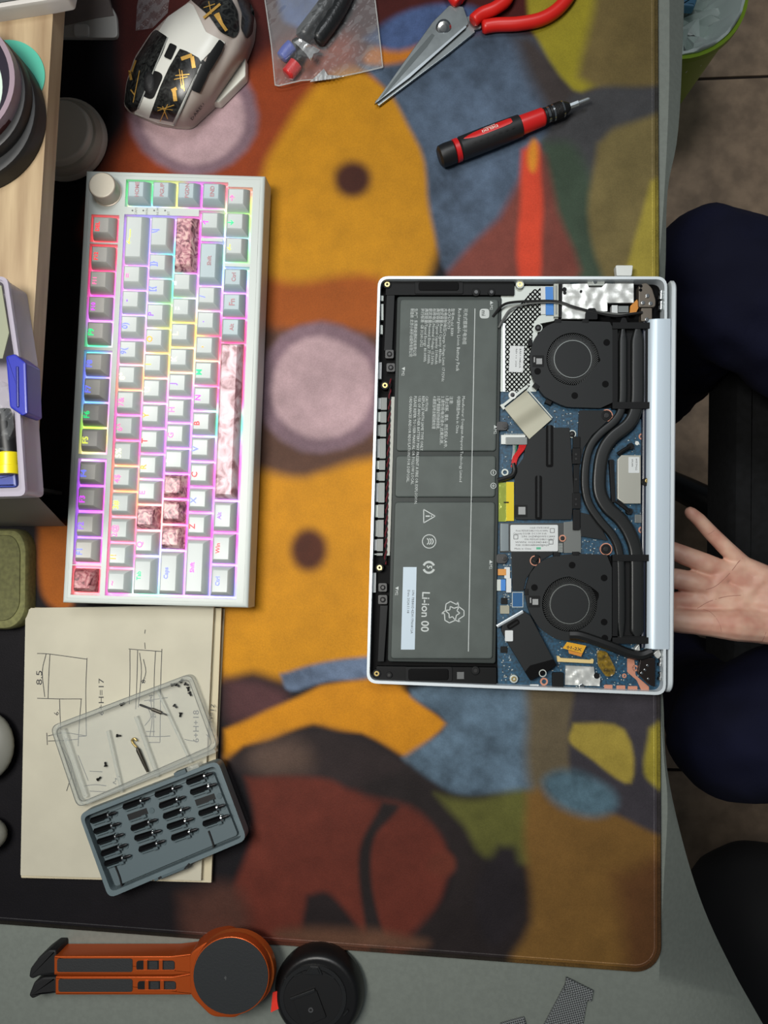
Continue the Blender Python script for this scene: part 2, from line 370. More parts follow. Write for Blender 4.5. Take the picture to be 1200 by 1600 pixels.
# mat outline is a true rectangle (rounded); its grid of colour samples in metres
C0 = W(1030, 1518, MZ); mdir = (W(1024, -420, MZ)-C0).normalized(); wdir = (W(-330, 1416, MZ)-C0).normalized()
ML, MW = (W(1024, -420, MZ)-C0).length, (W(-330, 1416, MZ)-C0).length
NI, NJ = int(MW/.00165), int(ML/.00165)
ii, jj = np.meshgrid(np.arange(NI+1), np.arange(NJ+1), indexing='ij')
U = ii/NI*MW; V = jj/NJ*ML; RAD = .018                 # rounded near corner
k = (U < RAD) & (V < RAD); du = RAD-U; dv = RAD-V; dd = np.sqrt(du*du+dv*dv)+1e-9; m_ = np.maximum(du, dv)
U2 = np.where(k, RAD-du*m_/dd, U); V2 = np.where(k, RAD-dv*m_/dd, V)
X = C0.x+wdir.x*U2+mdir.x*V2; Y = C0.y+wdir.y*U2+mdir.y*V2
Qi = Q.inverted().to_matrix(); R3 = np.array(Qi)
cx = R3 @ np.stack([X.ravel(), Y.ravel(), np.full(X.size, MZ-CAMH)]); PX = 600+FPX*cx[0]/-cx[2]; PY = 800-FPX*cx[1]/-cx[2]
rng = np.random.default_rng(3)
def wob(px, py, s, a):
    return a*(np.sin(px/s+1.3*np.sin(py/s*.7))+np.sin(py/s*1.1+px/s*.4))
qx = PX+wob(PX, PY, 23, 1.2); qy = PY+wob(PY, PX, 19, 1.2)
colr = np.tile(np.array(lin(bg)), (X.size, 1))
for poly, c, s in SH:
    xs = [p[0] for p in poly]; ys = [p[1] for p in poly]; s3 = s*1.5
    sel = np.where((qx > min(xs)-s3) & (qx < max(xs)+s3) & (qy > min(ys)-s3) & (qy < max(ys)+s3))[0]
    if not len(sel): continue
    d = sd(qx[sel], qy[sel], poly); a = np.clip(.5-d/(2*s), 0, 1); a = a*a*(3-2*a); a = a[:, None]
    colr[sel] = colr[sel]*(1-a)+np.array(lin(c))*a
def vnoise(cell, seed):
    r_ = np.random.default_rng(seed).random((400, 400)); u_ = qx/cell+150; v_ = qy/cell+150; a0 = np.floor(u_).astype(int); b0 = np.floor(v_).astype(int); fu = u_-a0; fv = v_-b0
    fu = fu*fu*(3-2*fu); fv = fv*fv*(3-2*fv); a0 %= 399; b0 %= 399
    return (r_[a0, b0]*(1-fu)+r_[a0+1, b0]*fu)*(1-fv)+(r_[a0, b0+1]*(1-fu)+r_[a0+1, b0+1]*fu)*fv-.5
blue = np.clip((colr[:, 2]-colr[:, 0])*14, 0, 1)        # cloth-like mottling is stronger in the blue and olive fields
yel = np.clip((colr[:, 0]-colr[:, 2]*4)*3, 0, 1)
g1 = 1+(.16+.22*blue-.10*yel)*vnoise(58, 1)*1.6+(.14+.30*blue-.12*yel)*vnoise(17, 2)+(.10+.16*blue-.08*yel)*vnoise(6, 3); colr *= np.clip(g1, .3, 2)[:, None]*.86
rgba = np.concatenate([colr, np.ones((X.size, 1))], 1).astype(np.float32)
me = bpy.data.meshes.new('desk_mat'); nv = X.size; nf = NI*NJ; org = Vector((C0.x, C0.y, 0))
me.vertices.add(nv); co = np.stack([X.ravel()-org.x, Y.ravel()-org.y, np.full(nv, MZ)], 1).astype(np.float32); me.vertices.foreach_set('co', co.ravel())
a = (ii[:-1, :-1]*(NJ+1)+jj[:-1, :-1]).ravel(); quad = np.stack([a, a+1, a+NJ+2, a+NJ+1], 1).astype(np.int32)
me.loops.add(nf*4); me.loops.foreach_set('vertex_index', quad.ravel()); me.polygons.add(nf); me.polygons.foreach_set('loop_start', np.arange(0, nf*4, 4, dtype=np.int32))
me.update(calc_edges=True); bm = bmesh.new(); bm.from_mesh(me)
if bm.faces and bm.faces[:][0].normal.z < 0: bmesh.ops.reverse_faces(bm, faces=bm.faces[:])
bm.to_mesh(me); bm.free()
ca = me.color_attributes.new('col', 'FLOAT_COLOR', 'POINT'); ca.data.foreach_set('color', rgba.ravel())
me.materials.append(vcolmat('printed_mat_cloth', r=.62, noise=.16))
dm = bpy.data.objects.new('desk_mat', me); COL.objects.link(dm); dm.location = org; ROOT[dm] = org
tag(dm, 'very large desk mat printed with soft yellow, blue, olive and maroon colour fields', 'desk mat')
# stitched border: overlock threads around the visible edges + rubber underside
bl = []
for i in list(range(NI, -1, -1)): bl.append(i*(NJ+1))
for j in range(1, NJ+1): bl.append(j)
bpts = [Vector((X.ravel()[q], Y.ravel()[q], MZ-.0008)) for q in bl]
bcol = [rgba[q] for q in bl]
mb = MB(); mb.tube(bpts, .0019, 6); cc = np.repeat(np.array(bcol), 6, 0)
yy = np.repeat(PY[np.array(bl)], 6); cc = cc.copy(); cc[:, :3] = cc[:, :3]*.55+np.array(lin((120, 110, 70)))*.03
build('stitched_edge', mb, vcolmat('edge_thread', r=.8, noise=.55, ns=1400), dm, colors=cc)
ipts = []
for i in range(NI-2, 0, -1): ipts.append((i, 2))
for j in range(2, NJ-2): ipts.append((2, j))
iidx = [i*(NJ+1)+j for i, j in ipts]; mb = MB(); mb.tube([Vector((X.ravel()[q], Y.ravel()[q], MZ+.0001)) for q in iidx], .00042, 4); cc = np.repeat(rgba[np.array(iidx)], 4, 0); cc[:, :3] = cc[:, :3]*1.5+.03
build('stitch_line', mb, bpy.data.materials['edge_thread'], dm, colors=cc)
mb = MB(); s4 = [C0, C0+wdir*MW, C0+wdir*MW+mdir*ML, C0+mdir*ML]
mb.slab([((C0+wdir*a_+mdir*b_).x, (C0+wdir*a_+mdir*b_).y) for a_, b_ in ((.006, .002), (MW-.002, .002), (MW-.002, ML-.002), (.002, ML-.002), (.002, .006))], MZ-.0006, 0, world=True)
build('rubber_base', mb, mat('black_rubber', (20, 20, 20), .8), dm)
# ================================================================ the opened laptop
RZ = .0175; FLZ = .0058; BZ = .0088; GZ = .0138; VZ = .0142; PZ = .0150
lap = thing('laptop', W(810, 760, .003), 'silver laptop with its bottom cover off, insides open, screen lid hanging over the desk edge', 'laptop')
ALU = mat('laptop_aluminium', (214, 222, 226), .34, .12)
DG = mat('battery_wrap', (80, 87, 84), .55, noise=.04, ns=60, spec=.25)
BK = mat('matte_black_part', (20, 21, 22), .55, spec=.18); BK2 = mat('black_film', (34, 36, 37), .5, spec=.2); VB = mat('void_black', (5, 5, 6), .6, spec=.1)
PCB = mat('blue_circuit_board', (20, 64, 88), .5, noise=.22, ns=500)
FOIL = mat('crumpled_foil', (206, 208, 204), .36, .4, bump=.2, bs=160); LBL = mat('white_label', (206, 210, 210), .6)
GREY = mat('grey_metal_part', (116, 120, 118), .4, .5); COPPER = mat('bare_copper', (198, 138, 114), .5, .2)
BRASS = mat('brass', (196, 172, 110), .3, .8); PLATE = mat('plain_white_metal', (184, 190, 184), .45, .3)
outer = rr([(590.5, 431.5), (1042.5, 432), (1040.5, 1086.5), (572.5, 1067.5)], 17, 6)
inner = rr([(594.5, 435.8), (1038.3, 436.3), (1036.3, 1081.5), (577.0, 1063.0)], 13.5, 6)
mb = MB(); oo = [tuple(W(*p, RZ).xy) for p in outer]
mb.slab([p for p in outer], FLZ-.001, .003); mb.v = [Vector((v.x, v.y, v.z)) for v in mb.v]
mb = MB(); mb.slab(oo, FLZ, .0034, world=True); mb.ring(outer, inner, RZ, FLZ-.001); build('base_frame', mb, ALU, lap)
mb = MB(); mb.slab([tuple(W(*p, RZ).xy) for p in inner], FLZ+.0006, FLZ, world=True); build('inner_floor', mb, VB, lap, label='black inner floor')
# ---- battery
bat = slab('battery', mat('battery_seam', (44, 50, 48), .5, spec=.25), lap, rr([(620.5, 463), (784, 463), (774.5, 1037), (605.5, 1034)], 5), .0118, FLZ, .0008)
def bx(y, l=0, e=0): # x on left / right edge of the battery at row y
    return (620.5-(y-463)*.0263+e, 784-(y-463)*.0166-e)
for y0, y1, kk in ((467, 705, 3.0), (711.5, 777, 2.9), (784, 1030, 3.0)):
    a, b = bx(y0, e=4.5), bx(y1, e=4.5)
    slab('cell', DG, bat, rr([(a[0], y0), (a[1], y0), (b[1], y1), (b[0], y1)], 6), GZ, .0110, .0017)
PRT = mat('pale_print', (188, 194, 192), .6); mb = MB(); TZ = GZ+.0001
lines = [(725, 482, 538, '可充式锂离子电池组'), (716, 482, 580, 'Rechargeable Li-ion Battery Pack'), (705.5, 482, 525, '型号/Model: BX80'), (700, 482, 514, '4ICP5/75/73'),
 (694, 482, 596, '充电限制电压/Charge Voltage Limit: 17.92Vdc'), (688.3, 482, 567, '额定容量/Rated Capacity: 4860mAh'), (682.5, 482, 569, '典型容量/Typical Capacity: 5140mAh'),
 (676.5, 482, 570, '标称电压/Nominal Voltage: 15.56Vdc'), (670.5, 482, 568, '额定能量/Nominal Energy: 77.00Wh'), (664.5, 482, 565, '典型能量/Typical Energy: 80.00Wh'), (658.5, 482, 542, '执行标准: GB 31241-2022'),
 (648, 482, 556, '生产厂: 东莞新能德科技有限公司'), (642, 482, 557, '制造商: 北京小米移动软件有限公司'),
 (722.5, 619, 753, 'Manufacturer: Dongguan Amperex Technology Limited'), (714.5, 619, 677, '中国制造/Made in China'), (703, 619, 632, '注意:'),
 (696.5, 619, 700, '1.禁止拆解、撞击、挤压或投入火中。'), (690, 619, 695, '2.请勿将电池浸水,远离热源。'), (683.5, 619, 671, '3.若严重鼓胀切勿继续使用。'), (677, 619, 670, '4.请按当地法规回收处理'),
 (665, 619, 643, 'CAUTION:'), (659.5, 619, 705, 'REPLACE WITH SAME TYPE ONLY.'), (653.5, 619, 788, 'USE OF ANOTHER BATTERY MAY PRESENT A FIRE OR EXPLOSION.'),
 (647, 619, 757, 'PLEASE REFER TO USER MANUAL OR FOLLOW LOCAL'), (640, 619, 754, 'ORDINANCES AND/OR REGULATIONS FOR DISPOSAL.')]
for x, y0, y1, s in lines:
    sk = (y1-y0)*.02; text_mb(mb, s, x, y0, TZ, 4.3 if x not in (725, 716) else 5, -92, length=(y1-y0)*S(TZ)/S(TZ))
for x, y, s in ((766, 470, '▲M2'), (772, 664, '▲M2'), (765, 875, '▲M2')): text_mb(mb, s, x, y, TZ, 4.5, -92)
for x, y, s in ((628, 573, '▼M2'), (618, 916, '▼M2')): text_mb(mb, s, x, y, TZ, 4.5, -92)
text_mb(mb, 'Li-ion 00', 660, 925, TZ, 12, -92, length=62, thick=.012)
mb.flat([(741.5, 482), (742.7, 482), (732.4, 1018), (731.2, 1018)], TZ, .00005)
build('battery_print', mb, PRT, bat, kind='stuff', label='pale printed battery text', smooth=0)
mb = MB()  # warning triangle, round marks, recycling arrows
def strokes(pts, w, z=TZ, close=False):
    if close: pts = pts+[pts[0]]
    for a, b in zip(pts, pts[1:]): mb.flat(band(a, b, w), z, .00005)
def arc(cx_, cy_, r, a0, a1, n=10): return [(cx_+r*math.cos(math.radians(a0+(a1-a0)*i/n)), cy_+r*math.sin(math.radians(a0+(a1-a0)*i/n))) for i in range(n+1)]
strokes([(662, 796), (662, 817), (680, 806.5)], 1.4, close=True); strokes([(665, 806.5), (671.5, 806.5)], 2); strokes([(673.2, 806.5), (675, 806.5)], 2)
strokes(arc(670.5, 846, 10.5, 0, 360, 20), 1.3)
for dx in (-3.5, 0, 3.5): strokes(arc(671.5+dx-3, 846, 5, -65, 65, 6), 1.6)
strokes(arc(670, 886.5, 8.5, 20, 160, 8), 3.4); strokes(arc(670, 886.5, 8.5, 200, 340, 8), 3.4)
text_mb(mb, '5', 667, 883.5, TZ, 8, -90, thick=.03)
for cy_, s in ((738.5, '-'), (759, '+')):
    cx_ = 771; strokes(arc(cx_, cy_, 4.2, 0, 360, 14), 1.0); strokes([(cx_, cy_-2.2), (cx_, cy_+2.2)], 1.1)
    if s == '+': strokes([(cx_-2.2, cy_), (cx_+2.2, cy_)], 1.1)
rc = Vector((708, 957))
for k in range(3):
    a = math.radians(120*k-30)
    def rp(x, y): return (rc.x+x*math.cos(a)-y*math.sin(a), rc.y+x*math.sin(a)+y*math.cos(a))
    strokes([rp(-9, -9), rp(-3, -17), rp(5, -17), rp(11, -8)], 1.5); strokes([rp(-9, -9), rp(-2.5, -6), rp(1, -10.5), rp(4.5, -5)], 1.5); strokes([rp(4.5, -5), rp(12, -3.5), rp(15, -11), rp(11, -8)], 1.5)
build('battery_marks', mb, PRT, bat, kind='stuff', label='pale warning, certification and recycling marks', smooth=0)
slab('logo', PRT, bat, rr(rect(749.5, 482.5, 764.5, 497.5), 5), TZ, TZ-.0001); text_mb(m2 := MB(), 'mi', 752.7, 485, TZ+.00008, 6.4, -90, thick=.02); build('logo_letters', m2, DG, bat, smooth=0)
stk = slab('label_sticker', mat('bluish_label', (186, 202, 214), .5), bat, [(630, 886), (651, 886), (648, 1015), (626.5, 1015)], TZ, TZ-.0001)
mb = MB(); text_mb(mb, 'S/N 7BB80D4ZAU7N0812A', 644, 922, TZ+.0001, 3.6, -92, length=68); text_mb(mb, 'Date 2024.11.08', 637, 922, TZ+.0001, 3.6, -92, length=36); build('sticker_print', mb, INK, bat, smooth=0)
# ---- circuit board
pcb = slab('circuit_board', PCB, lap, [(782, 610), (860, 606), (960, 640), (1014, 660), (1018, 1000), (1033, 1010), (1033, 1078), (778, 1071), (775, 860)], BZ, FLZ)
SMD = mat('tiny_component', (176, 182, 178), .5); mb = MB(); mc = MB()
for (x0, y0, x1, y1, n) in ((783, 650, 800, 685, 18), (783, 700, 800, 750, 6), (835, 655, 905, 668, 16), (860, 640, 905, 665, 16), (955, 675, 1012, 712, 26), (958, 788, 1012, 845, 34), (783, 848, 800, 1065, 120), (862, 985, 880, 1060, 30), (880, 1045, 905, 1075, 8), (930, 985, 1000, 1074, 130), (880, 1000, 935, 1030, 14), (905, 840, 940, 866, 26)):
    for _ in range(n):
        x = random.uniform(x0, x1); y = random.uniform(y0, y1); w = random.choice((1.1, 1.6, 2.4)); h = random.choice((1.0, 1.4))
        if random.random() < .5: w, h = h, w
        (mb if random.random() < .7 else mc).slab(rect(x, y, x+w, y+h), BZ+.0005, BZ)
build('tiny_components', mb, SMD, pcb, kind='stuff', smooth=0); build('dark_components', mc, mat('dark_component', (38, 40, 42), .5), pcb, kind='stuff', smooth=0)
mb = MB()
for _ in range(70):
    x = random.choice((random.uniform(783, 800), random.uniform(960, 1010), random.uniform(860, 1000))); y = random.uniform(640, 1070); l = random.uniform(4, 16)
    if random.random() < .5: mb.flat(rect(x, y, x+l, y+.6), BZ+.00008, .00005)
    else: mb.flat(rect(x, y, x+.6, y+l), BZ+.00008, .00005)
build('board_traces', mb, mat('pale_trace', (70, 118, 158), .4), pcb, kind='stuff', smooth=0)
PAD = mat('lighter_blue_film', (30, 86, 134), .35)
P1('outlined_square', SMD, pcb, lambda m: m.ring(rect(800, 925, 817.5, 949), rect(801, 926, 816.5, 948), BZ+.0003, BZ)); slab('blue_film', PAD, pcb, rect(801, 926, 816.5, 948), BZ+.0002, BZ)
for x0, y0, x1, y1, h, m in ((781.5, 946, 796, 959, .0012, mat('beige_chip', (150, 148, 130), .5)), (783, 934, 793, 944, .001, BK), (992, 804, 1008, 817, .001, GREY), (782, 1010, 793, 1020, .001, BK)):
    slab('chip', m, pcb, rr(rect(x0, y0, x1, y1), 1), BZ+h, BZ, .0002)
for pts in ([(944, 1070), (957, 1070), (957, 1080), (944, 1080)], [(963, 1071), (977, 1071), (977, 1081), (963, 1081)], [(981, 1072), (996, 1072), (996, 1082), (981, 1082)], [(980, 1029), (991, 1029), (993, 1055), (1014, 1073), (1014, 1080), (1003, 1081), (995, 1063), (980, 1050)]):
    slab('copper_pad', COPPER, pcb, rr(pts, 1.5), BZ+.0006, BZ)
def donut(cx_, cy_, r, ri, z, m, name, z0=None, par=None): return P1(name, m, par or pcb, lambda q: q.ring(circ(cx_, cy_, r, 20), circ(cx_, cy_, ri, 20), z, z0 or BZ))
for x, y, r, ri in ((992.5, 1044, 5, 2.6), (975.5, 1056, 3.6, 1.6), (850, 1065, 6.2, 3.6), (1003, 682, 5, 3), (1006, 722, 4.5, 2.2), (1003, 828, 5.5, 3.4)):
    donut(x, y, r, ri, BZ+.0006, COPPER, 'copper_ring')
# ---- white plate with diagonal mesh at the upper middle
slab('white_plate', PLATE, lap, [(783, 447), (872, 447), (872, 500), (842, 506), (834, 560), (838, 612), (782, 612)], .0098, FLZ)
mb = MB(); clip = [(787, 505), (832, 452), (846, 450), (846, 492), (834, 505), (831, 560), (829, 600), (822, 613), (789, 613)]
def inpoly(x, y, P):
    c = False
    for i in range(len(P)):
        (ax, ay), (bx_, by) = P[i-1], P[i]
        if (ay > y) != (by > y) and x < (bx_-ax)*(y-ay)/(by-ay)+ax: c = not c
    return c
for s in (1, -1):
    for k in range(-40, 60):
        run = None
        for t in np.arange(440, 625, 1.5):
            x = 800+s*(t-530)*.92+k*7.2; ok = inpoly(x, t, clip)
            if ok and run is None: run = (x, t)
            if not ok and run is not None: mb.flat(band(run, (lx, lt), 1.8), .0103, .0004); run = None
            lx, lt = x, t
build('hatched_film', mb, VB, lap, kind='stuff', smooth=0, label='black diagonal mesh lines')
P1('foil_edge', SILVER, lap, lambda m: m.slab(rect(786.5, 505, 789, 612), .0106, FLZ))
slab('narrow_label', LBL, lap, [(797, 540), (819, 541), (817, 582), (795, 581)], .0106, .0100)
text_mb(mb := MB(), 'BA59-04820A', 812, 545, .0107, 2.6, -92, length=30); text_mb(mb, 'REV 1.0  2024', 806, 545, .0107, 2.2, -92, length=28); build('label_print', mb, INK, lap, smooth=0)
# ---- ribbon connectors, foil shield
slab('ribbon_cable', mat('blue_ribbon', (52, 124, 200), .45), lap, [(852, 448), (864, 448), (865, 492), (853, 492)], .0112, .0098)
slab('ribbon_end', LBL, lap, rect(845, 448, 852.5, 491), .0108, .0098); 
cn = slab('ribbon_connector', mat('pale_connector', (178, 182, 172), .5), lap, rect(865.5, 443, 873, 495), .0125, FLZ, .0004); P1('slot', GREY, cn, lambda m: m.slab(rect(868, 446, 870.2, 491), .0129, .012)); slab('connector_bar', BK, lap, rect(874, 444, 878, 496), .0122, FLZ)
fz = lambda x, y: .0132+.0009*mnoise.noise(Vector((x*.09, y*.09, 1)))+.0006*abs(mnoise.noise(Vector((x*.05, y*.13, 5))))
P1('foil_shield', FOIL, lap, lambda m: m.relief([(879, 444), (918, 443), (920, 449), (940, 449), (946, 443), (990, 443), (990, 473), (949, 473), (949, 486), (917, 489), (915, 498), (878, 498)], fz, .011, 4))
for x, y, r in ((882, 452, 3.4), (882.5, 457.5, 2.6), (908, 455, 2)): P1('tape_dot', BK, lap, lambda m: m.cyl(x, y, .0141, .013, r, 12))
slab('port_housing', GREY, lap, rect(961, 435, 990, 448), .0122, FLZ, .0005, label='grey port housing'); slab('port_housing', PLATE, lap, rect(918, 434, 945, 446), .0122, FLZ, .0005); P1('rivet', CHROME, lap, lambda m: m.cyl(930, 440, .0128, .012, 3.4, 14, .0002))
for a, b in ((891, 904), (949, 959)): slab('port_opening', mat('teal_board_edge', (60, 96, 104), .5), lap, rect(a, 436, b, 442), .0100, FLZ)
slab('small_connector', LBL, lap, rect(956, 477, 965, 490), .0120, FLZ); slab('small_connector', GREY, lap, rect(966, 478, 982, 488), .0122, FLZ)
slab('orange_flex', mat('orange_flex', (200, 130, 40), .5), lap, [(985, 478), (995, 468), (1000, 476), (992, 492), (984, 490)], .0115, .0095)
# hinges
HM = mat('bronze_grey_hinge', (104, 96, 86), .4, .5)
h1 = P1('hinge', HM, lap, lambda m: m.slab(rr([(998, 445), (1010, 441), (1019, 450), (1025, 470), (1024, 480), (998, 480)], 4), .0145, FLZ, .0006))
slab('hinge_arm', HM, h1, rr(rect(1002, 481, 1019, 502), 2), .0138, FLZ, .0004)
for x, y in ((1001.5, 447), (1001, 453)): P1('hinge_hole', VB, h1, lambda m: m.cyl(x, y, .0147, .013, 2.6, 12))
for x, y in ((1012, 462), (1005, 473), (1017, 474), (1011, 499)): P1('screw', CHROME, h1, lambda m: m.cyl(x, y, .0153, .014, 3.2, 14, .0003))
for yy in (462, 478, 1034, 1056): P1('hinge_barrel', CHROME, lap, lambda m: m.lathe(W(1033, yy-7, .0125), W(1032, yy+7, .0125), [(0, .0012), (.05, .0022), (.3, .0022), (.32, .0015), (.6, .0015), (.62, .0024), (.97, .0024), (1, .001)], 12))
h2 = P1('hinge', mat('dark_hinge', (40, 34, 32), .35, .5), lap, lambda m: m.slab(rr([(1001, 1028), (1024, 1028), (1024, 1074), (1014, 1070), (997, 1052)], 3), .0142, FLZ, .0006))
for x, y in ((1012, 1040), (1003, 1052), (1013, 1061), (1008, 1047)): P1('screw', CHROME, h2, lambda m: m.cyl(x, y, .0150, .014, 2.0, 12, .0003))
P1('hinge_collar', FOIL, lap, lambda m: (m.slab(rr([(993, 1012), (999, 1006), (1001, 1022), (996, 1028), (991, 1024)], 2), .0135, FLZ, .0005), m.slab(rr([(1020, 1022), (1030, 1014), (1034, 1024), (1028, 1030)], 2), .0135, FLZ, .0005)))
# ---- fans
FANM = mat('fan_housing_black', (36, 38, 39), .5, spec=.2)
def fan(outl, hub, rh, ro, tip, ta, qx_, qy_, dots, z=VZ):
    hx, hy = hub; n = 48; hole = []
    for i in range(n):
        t = 2*math.pi*i/n; p = Vector((hx+ro*math.cos(t), hy+ro*math.sin(t)))
        d = (math.degrees(t)-ta+180) % 360-180
        if abs(d) < 42: k = 1-abs(d)/42; p += (Vector(tip)-Vector((hx+ro*math.cos(math.radians(ta)), hy+ro*math.sin(math.radians(ta)))))*k
        hole.append(tuple(p))
    mb = MB(); o2 = []                              # outline resampled by angle from the hub so that it can be bridged to the hole
    for i in range(n):
        hx_, hy_ = hole[i]; t = math.atan2(hy_-hy, hx_-hx); dx, dy = math.cos(t), math.sin(t); best = 1e9
        for k in range(len(outl)):
            (ax, ay), (bx_, by) = outl[k-1], outl[k]; ex, ey = bx_-ax, by-ay; den = dx*ey-dy*ex
            if abs(den) < 1e-9: continue
            s = ((ax-hx)*ey-(ay-hy)*ex)/den; u = ((ax-hx)*dy-(ay-hy)*dx)/den
            if s > 0 and -1e-6 <= u <= 1+1e-6: best = min(best, s)
        o2.append((hx+dx*best, hy+dy*best))
    o2 += []; mb.ring(o2, hole, z, FLZ+.001)
    f = build('fan', mb, FANM, lap, smooth=30)
    mb = MB(); mb.slab(outl, .0098, FLZ+.0008); build('fan_floor', mb, VB, f)
    mb = MB(); m = 76
    for i in range(m):
        t = 2*math.pi*i/m; a = (hx+(rh+1)*math.cos(t), hy+(rh+1)*math.sin(t)); b = (hx+(ro-1)*math.cos(t+.32), hy+(ro-1)*math.sin(t+.32))
        mb.slab(band(a, b, .7, .7), z-.0016, .0096)
    build('fan_blades', mb, mat('fan_blade', (62, 64, 64), .4), f, kind='stuff', smooth=0)
    P1('fan_hub', FANM, f, lambda q: (q.cyl(hx, hy, z-.0004, .0096, rh, 36, .0005)))
    P1('hub_rim', GREY, f, lambda q: q.ring(circ(hx, hy, rh+1.2, 36), circ(hx, hy, rh, 36), z-.0006, z-.0018))
    for x, y in dots: P1('rubber_dot', VB, f, lambda q: q.cyl(x, y, z+.0003, z-.0002, 5.2, 14))
    s = slab('small_sticker', BK, f, rr(rect(qx_-9, qy_-9, qx_+9, qy_+9), 1), z+.0003, z-.0002); slab('sticker_patch', mat('dull_sticker', (150, 152, 152), .6), f, rect(qx_-3, qy_-4, qx_+6, qy_+5), z+.0005, z)
    slab('sticker_patch', MATS['dull_sticker'], f, rect(qx_-7, qy_-6, qx_-5, qy_+2), z+.0005, z)
    return f
fo1 = rr([(872, 501), (958, 503), (958, 638), (884, 636), (850, 620), (831, 590), (827, 556), (834, 530), (850, 511)], 8, 4)
fan(fo1, (895, 561), 28.5, 41, (935, 566), 38, 841, 564, ((948, 535), (840, 580), (946, 600), (898, 618)))
fo2 = rr([(868, 868), (900, 865), (956, 867), (956, 1007), (905, 1003), (868, 999), (843, 982), (826, 955), (820, 924), (828, 895), (846, 876)], 8, 4)
fan(fo2, (890, 944), 30, 43, (934, 925), -48, 835, 940, ((894, 883), (944, 903), (835, 918), (944, 972), (945, 997)))
for x, y, a in ((838, 603, 40), (857, 628, 25), (829, 535, 90), (838, 872, -60), (823, 925, 90), (872, 501, 0), (915, 501, 0), (870, 866, 0), (900, 865, 0)):
    d = Vector((math.cos(math.radians(a)), math.sin(math.radians(a))))*5
    slab('fan_clip', BK, lap, band((x-d.x, y-d.y), (x+d.x, y+d.y), 6), VZ+.0004, .010, .0003)
def lug(x, y, r, m=COPPER, z=.0118):
    slab('fan_lug', BK, lap, circ(x, y, r, 16), z, FLZ, .0003); P1('lug_rim', m, lap, lambda q: q.ring(circ(x, y, r+1.6, 20), circ(x, y, r, 20), z-.001, FLZ)); P1('screw', mat('dark_screw', (52, 52, 52), .35, .6), lap, lambda q: q.cyl(x, y, z+.0008, z-.001, r*.5, 12, .0002))
lug(841, 512, 5, PLATE); lug(948, 649, 8); lug(836, 876, 6.5); lug(947, 858, 8); lug(894, 678, 4.6, PLATE)
# heat sink frames + fins
for y0, y1, sk in ((504, 638, 0), (867, 1004, 0)):
    P1('heat_sink_frame', BK, lap, lambda m: (m.slab(rect(957, y0, 1018, y0+10), VZ+.0002, FLZ), m.slab(rect(957, y1-10, 1018, y1), VZ+.0002, FLZ), m.slab(rect(957, y0, 965, y1), VZ+.0002, FLZ), m.slab(rect(1009, y0, 1018, y1), VZ+.0002, FLZ), m.slab(rect(965, y0, 1009, y1), .0108, FLZ)))
mb = MB()
for y0, y1 in ((506, 636), (869, 1002)):
    y = y0
    while y < y1: mb.slab(rect(1018.6, y, 1022.5, y+1.1), .0125, FLZ); y += 2.6
build('fin_stack', mb, GREY, lap, kind='stuff', smooth=0)
HP = mat('heat_pipe_black', (30, 32, 32), .36, .2)
def pipe(pts, w, ends):
    p = spline([(*q, 0) for q in pts], 6); rings = []; n = len(p)
    for i, c in enumerate(p):
        d = (p[min(i+1, n-1)]-p[max(i-1, 0)]).normalized(); nn = Vector((-d.y, d.x, 0)); hw = w/2*(1 if 1 < i < n-2 else (.8 if i in (1, n-2) else .45)); row = []
        for u, z in ((-1, .0108), (-1, PZ-.0011), (-.86, PZ-.0003), (-.6, PZ), (.6, PZ), (.86, PZ-.0003), (1, PZ-.0011), (1, .0108)):
            q = c+nn*hw*u; row.append(W(q.x, q.y, PZ if True else z).xy.to_3d()+Vector((0, 0, z)))
        rings.append(row)
    P1('heat_pipe', HP, lap, lambda m: m.loops(rings), smooth=50)
pipe([(974, 513), (974, 570), (973, 630), (963, 655), (938, 677), (923, 697), (916, 725), (915, 760), (921, 787), (938, 813), (959, 838), (969, 866), (971, 920), (971, 997)], 12.5, 0)
pipe([(997, 513), (997, 570), (996, 630), (985, 660), (958, 683), (944, 704), (938, 733), (938, 768), (950, 792), (971, 812), (986, 836), (995, 866), (996, 920), (996, 968), (996, 994)], 20.5, 0)
# cover plates
for ya, yb_ in ((503.5, 513.5), (628, 638.5), (866.5, 877), (996, 1006)): P1('pipe_strap', BK, lap, lambda m: m.slab(rect(957, ya, 1018, yb_), PZ+.0006, PZ-.0004, .0002))
pl = slab('cover_plate', BK2, lap, rr([(826, 668), (890, 668), (893, 706), (897, 775), (893, 812), (806, 812), (804, 735), (818, 715)], 2), .0118, BZ, .0004)
for x0, y0, x1, y1 in ((853, 664, 864.5, 730), (836, 743, 847, 812)):
    P1('slot', VB, pl, lambda m: m.slab(rr(rect(x0, y0, x1, y1), 4), .0120, .0115)); P1('slot_bar', GREY if 0 else BK2, pl, lambda m: m.slab(rect(x0+3.8, y0, x1-3.8, y1-4), .0123, .0116, .0002))
slab('square_sticker', BK, pl, rr(rect(804, 789, 824, 808), 1), .0121, .0116); slab('sticker_patch', MATS['dull_sticker'], pl, rect(810, 792, 821, 804), .0123, .0118)
p2 = slab('cover_plate', BK2, lap, rr([(905, 641), (946, 641), (958, 650), (925, 680), (912, 700), (905, 730), (905, 800), (930, 806), (950, 845), (908, 838), (904, 800), (900, 760)], 2), .0112, BZ, .0003)
for y0, y1, w in ((682, 700, 9), (700, 725, 11), (726, 770, 7), (770, 795, 11), (796, 828, 9)): slab('bracket_piece', BK, lap, rr(rect(896-w/2+4, y0, 896+w/2+6, y1), 1), .0132, .0105, .0004)
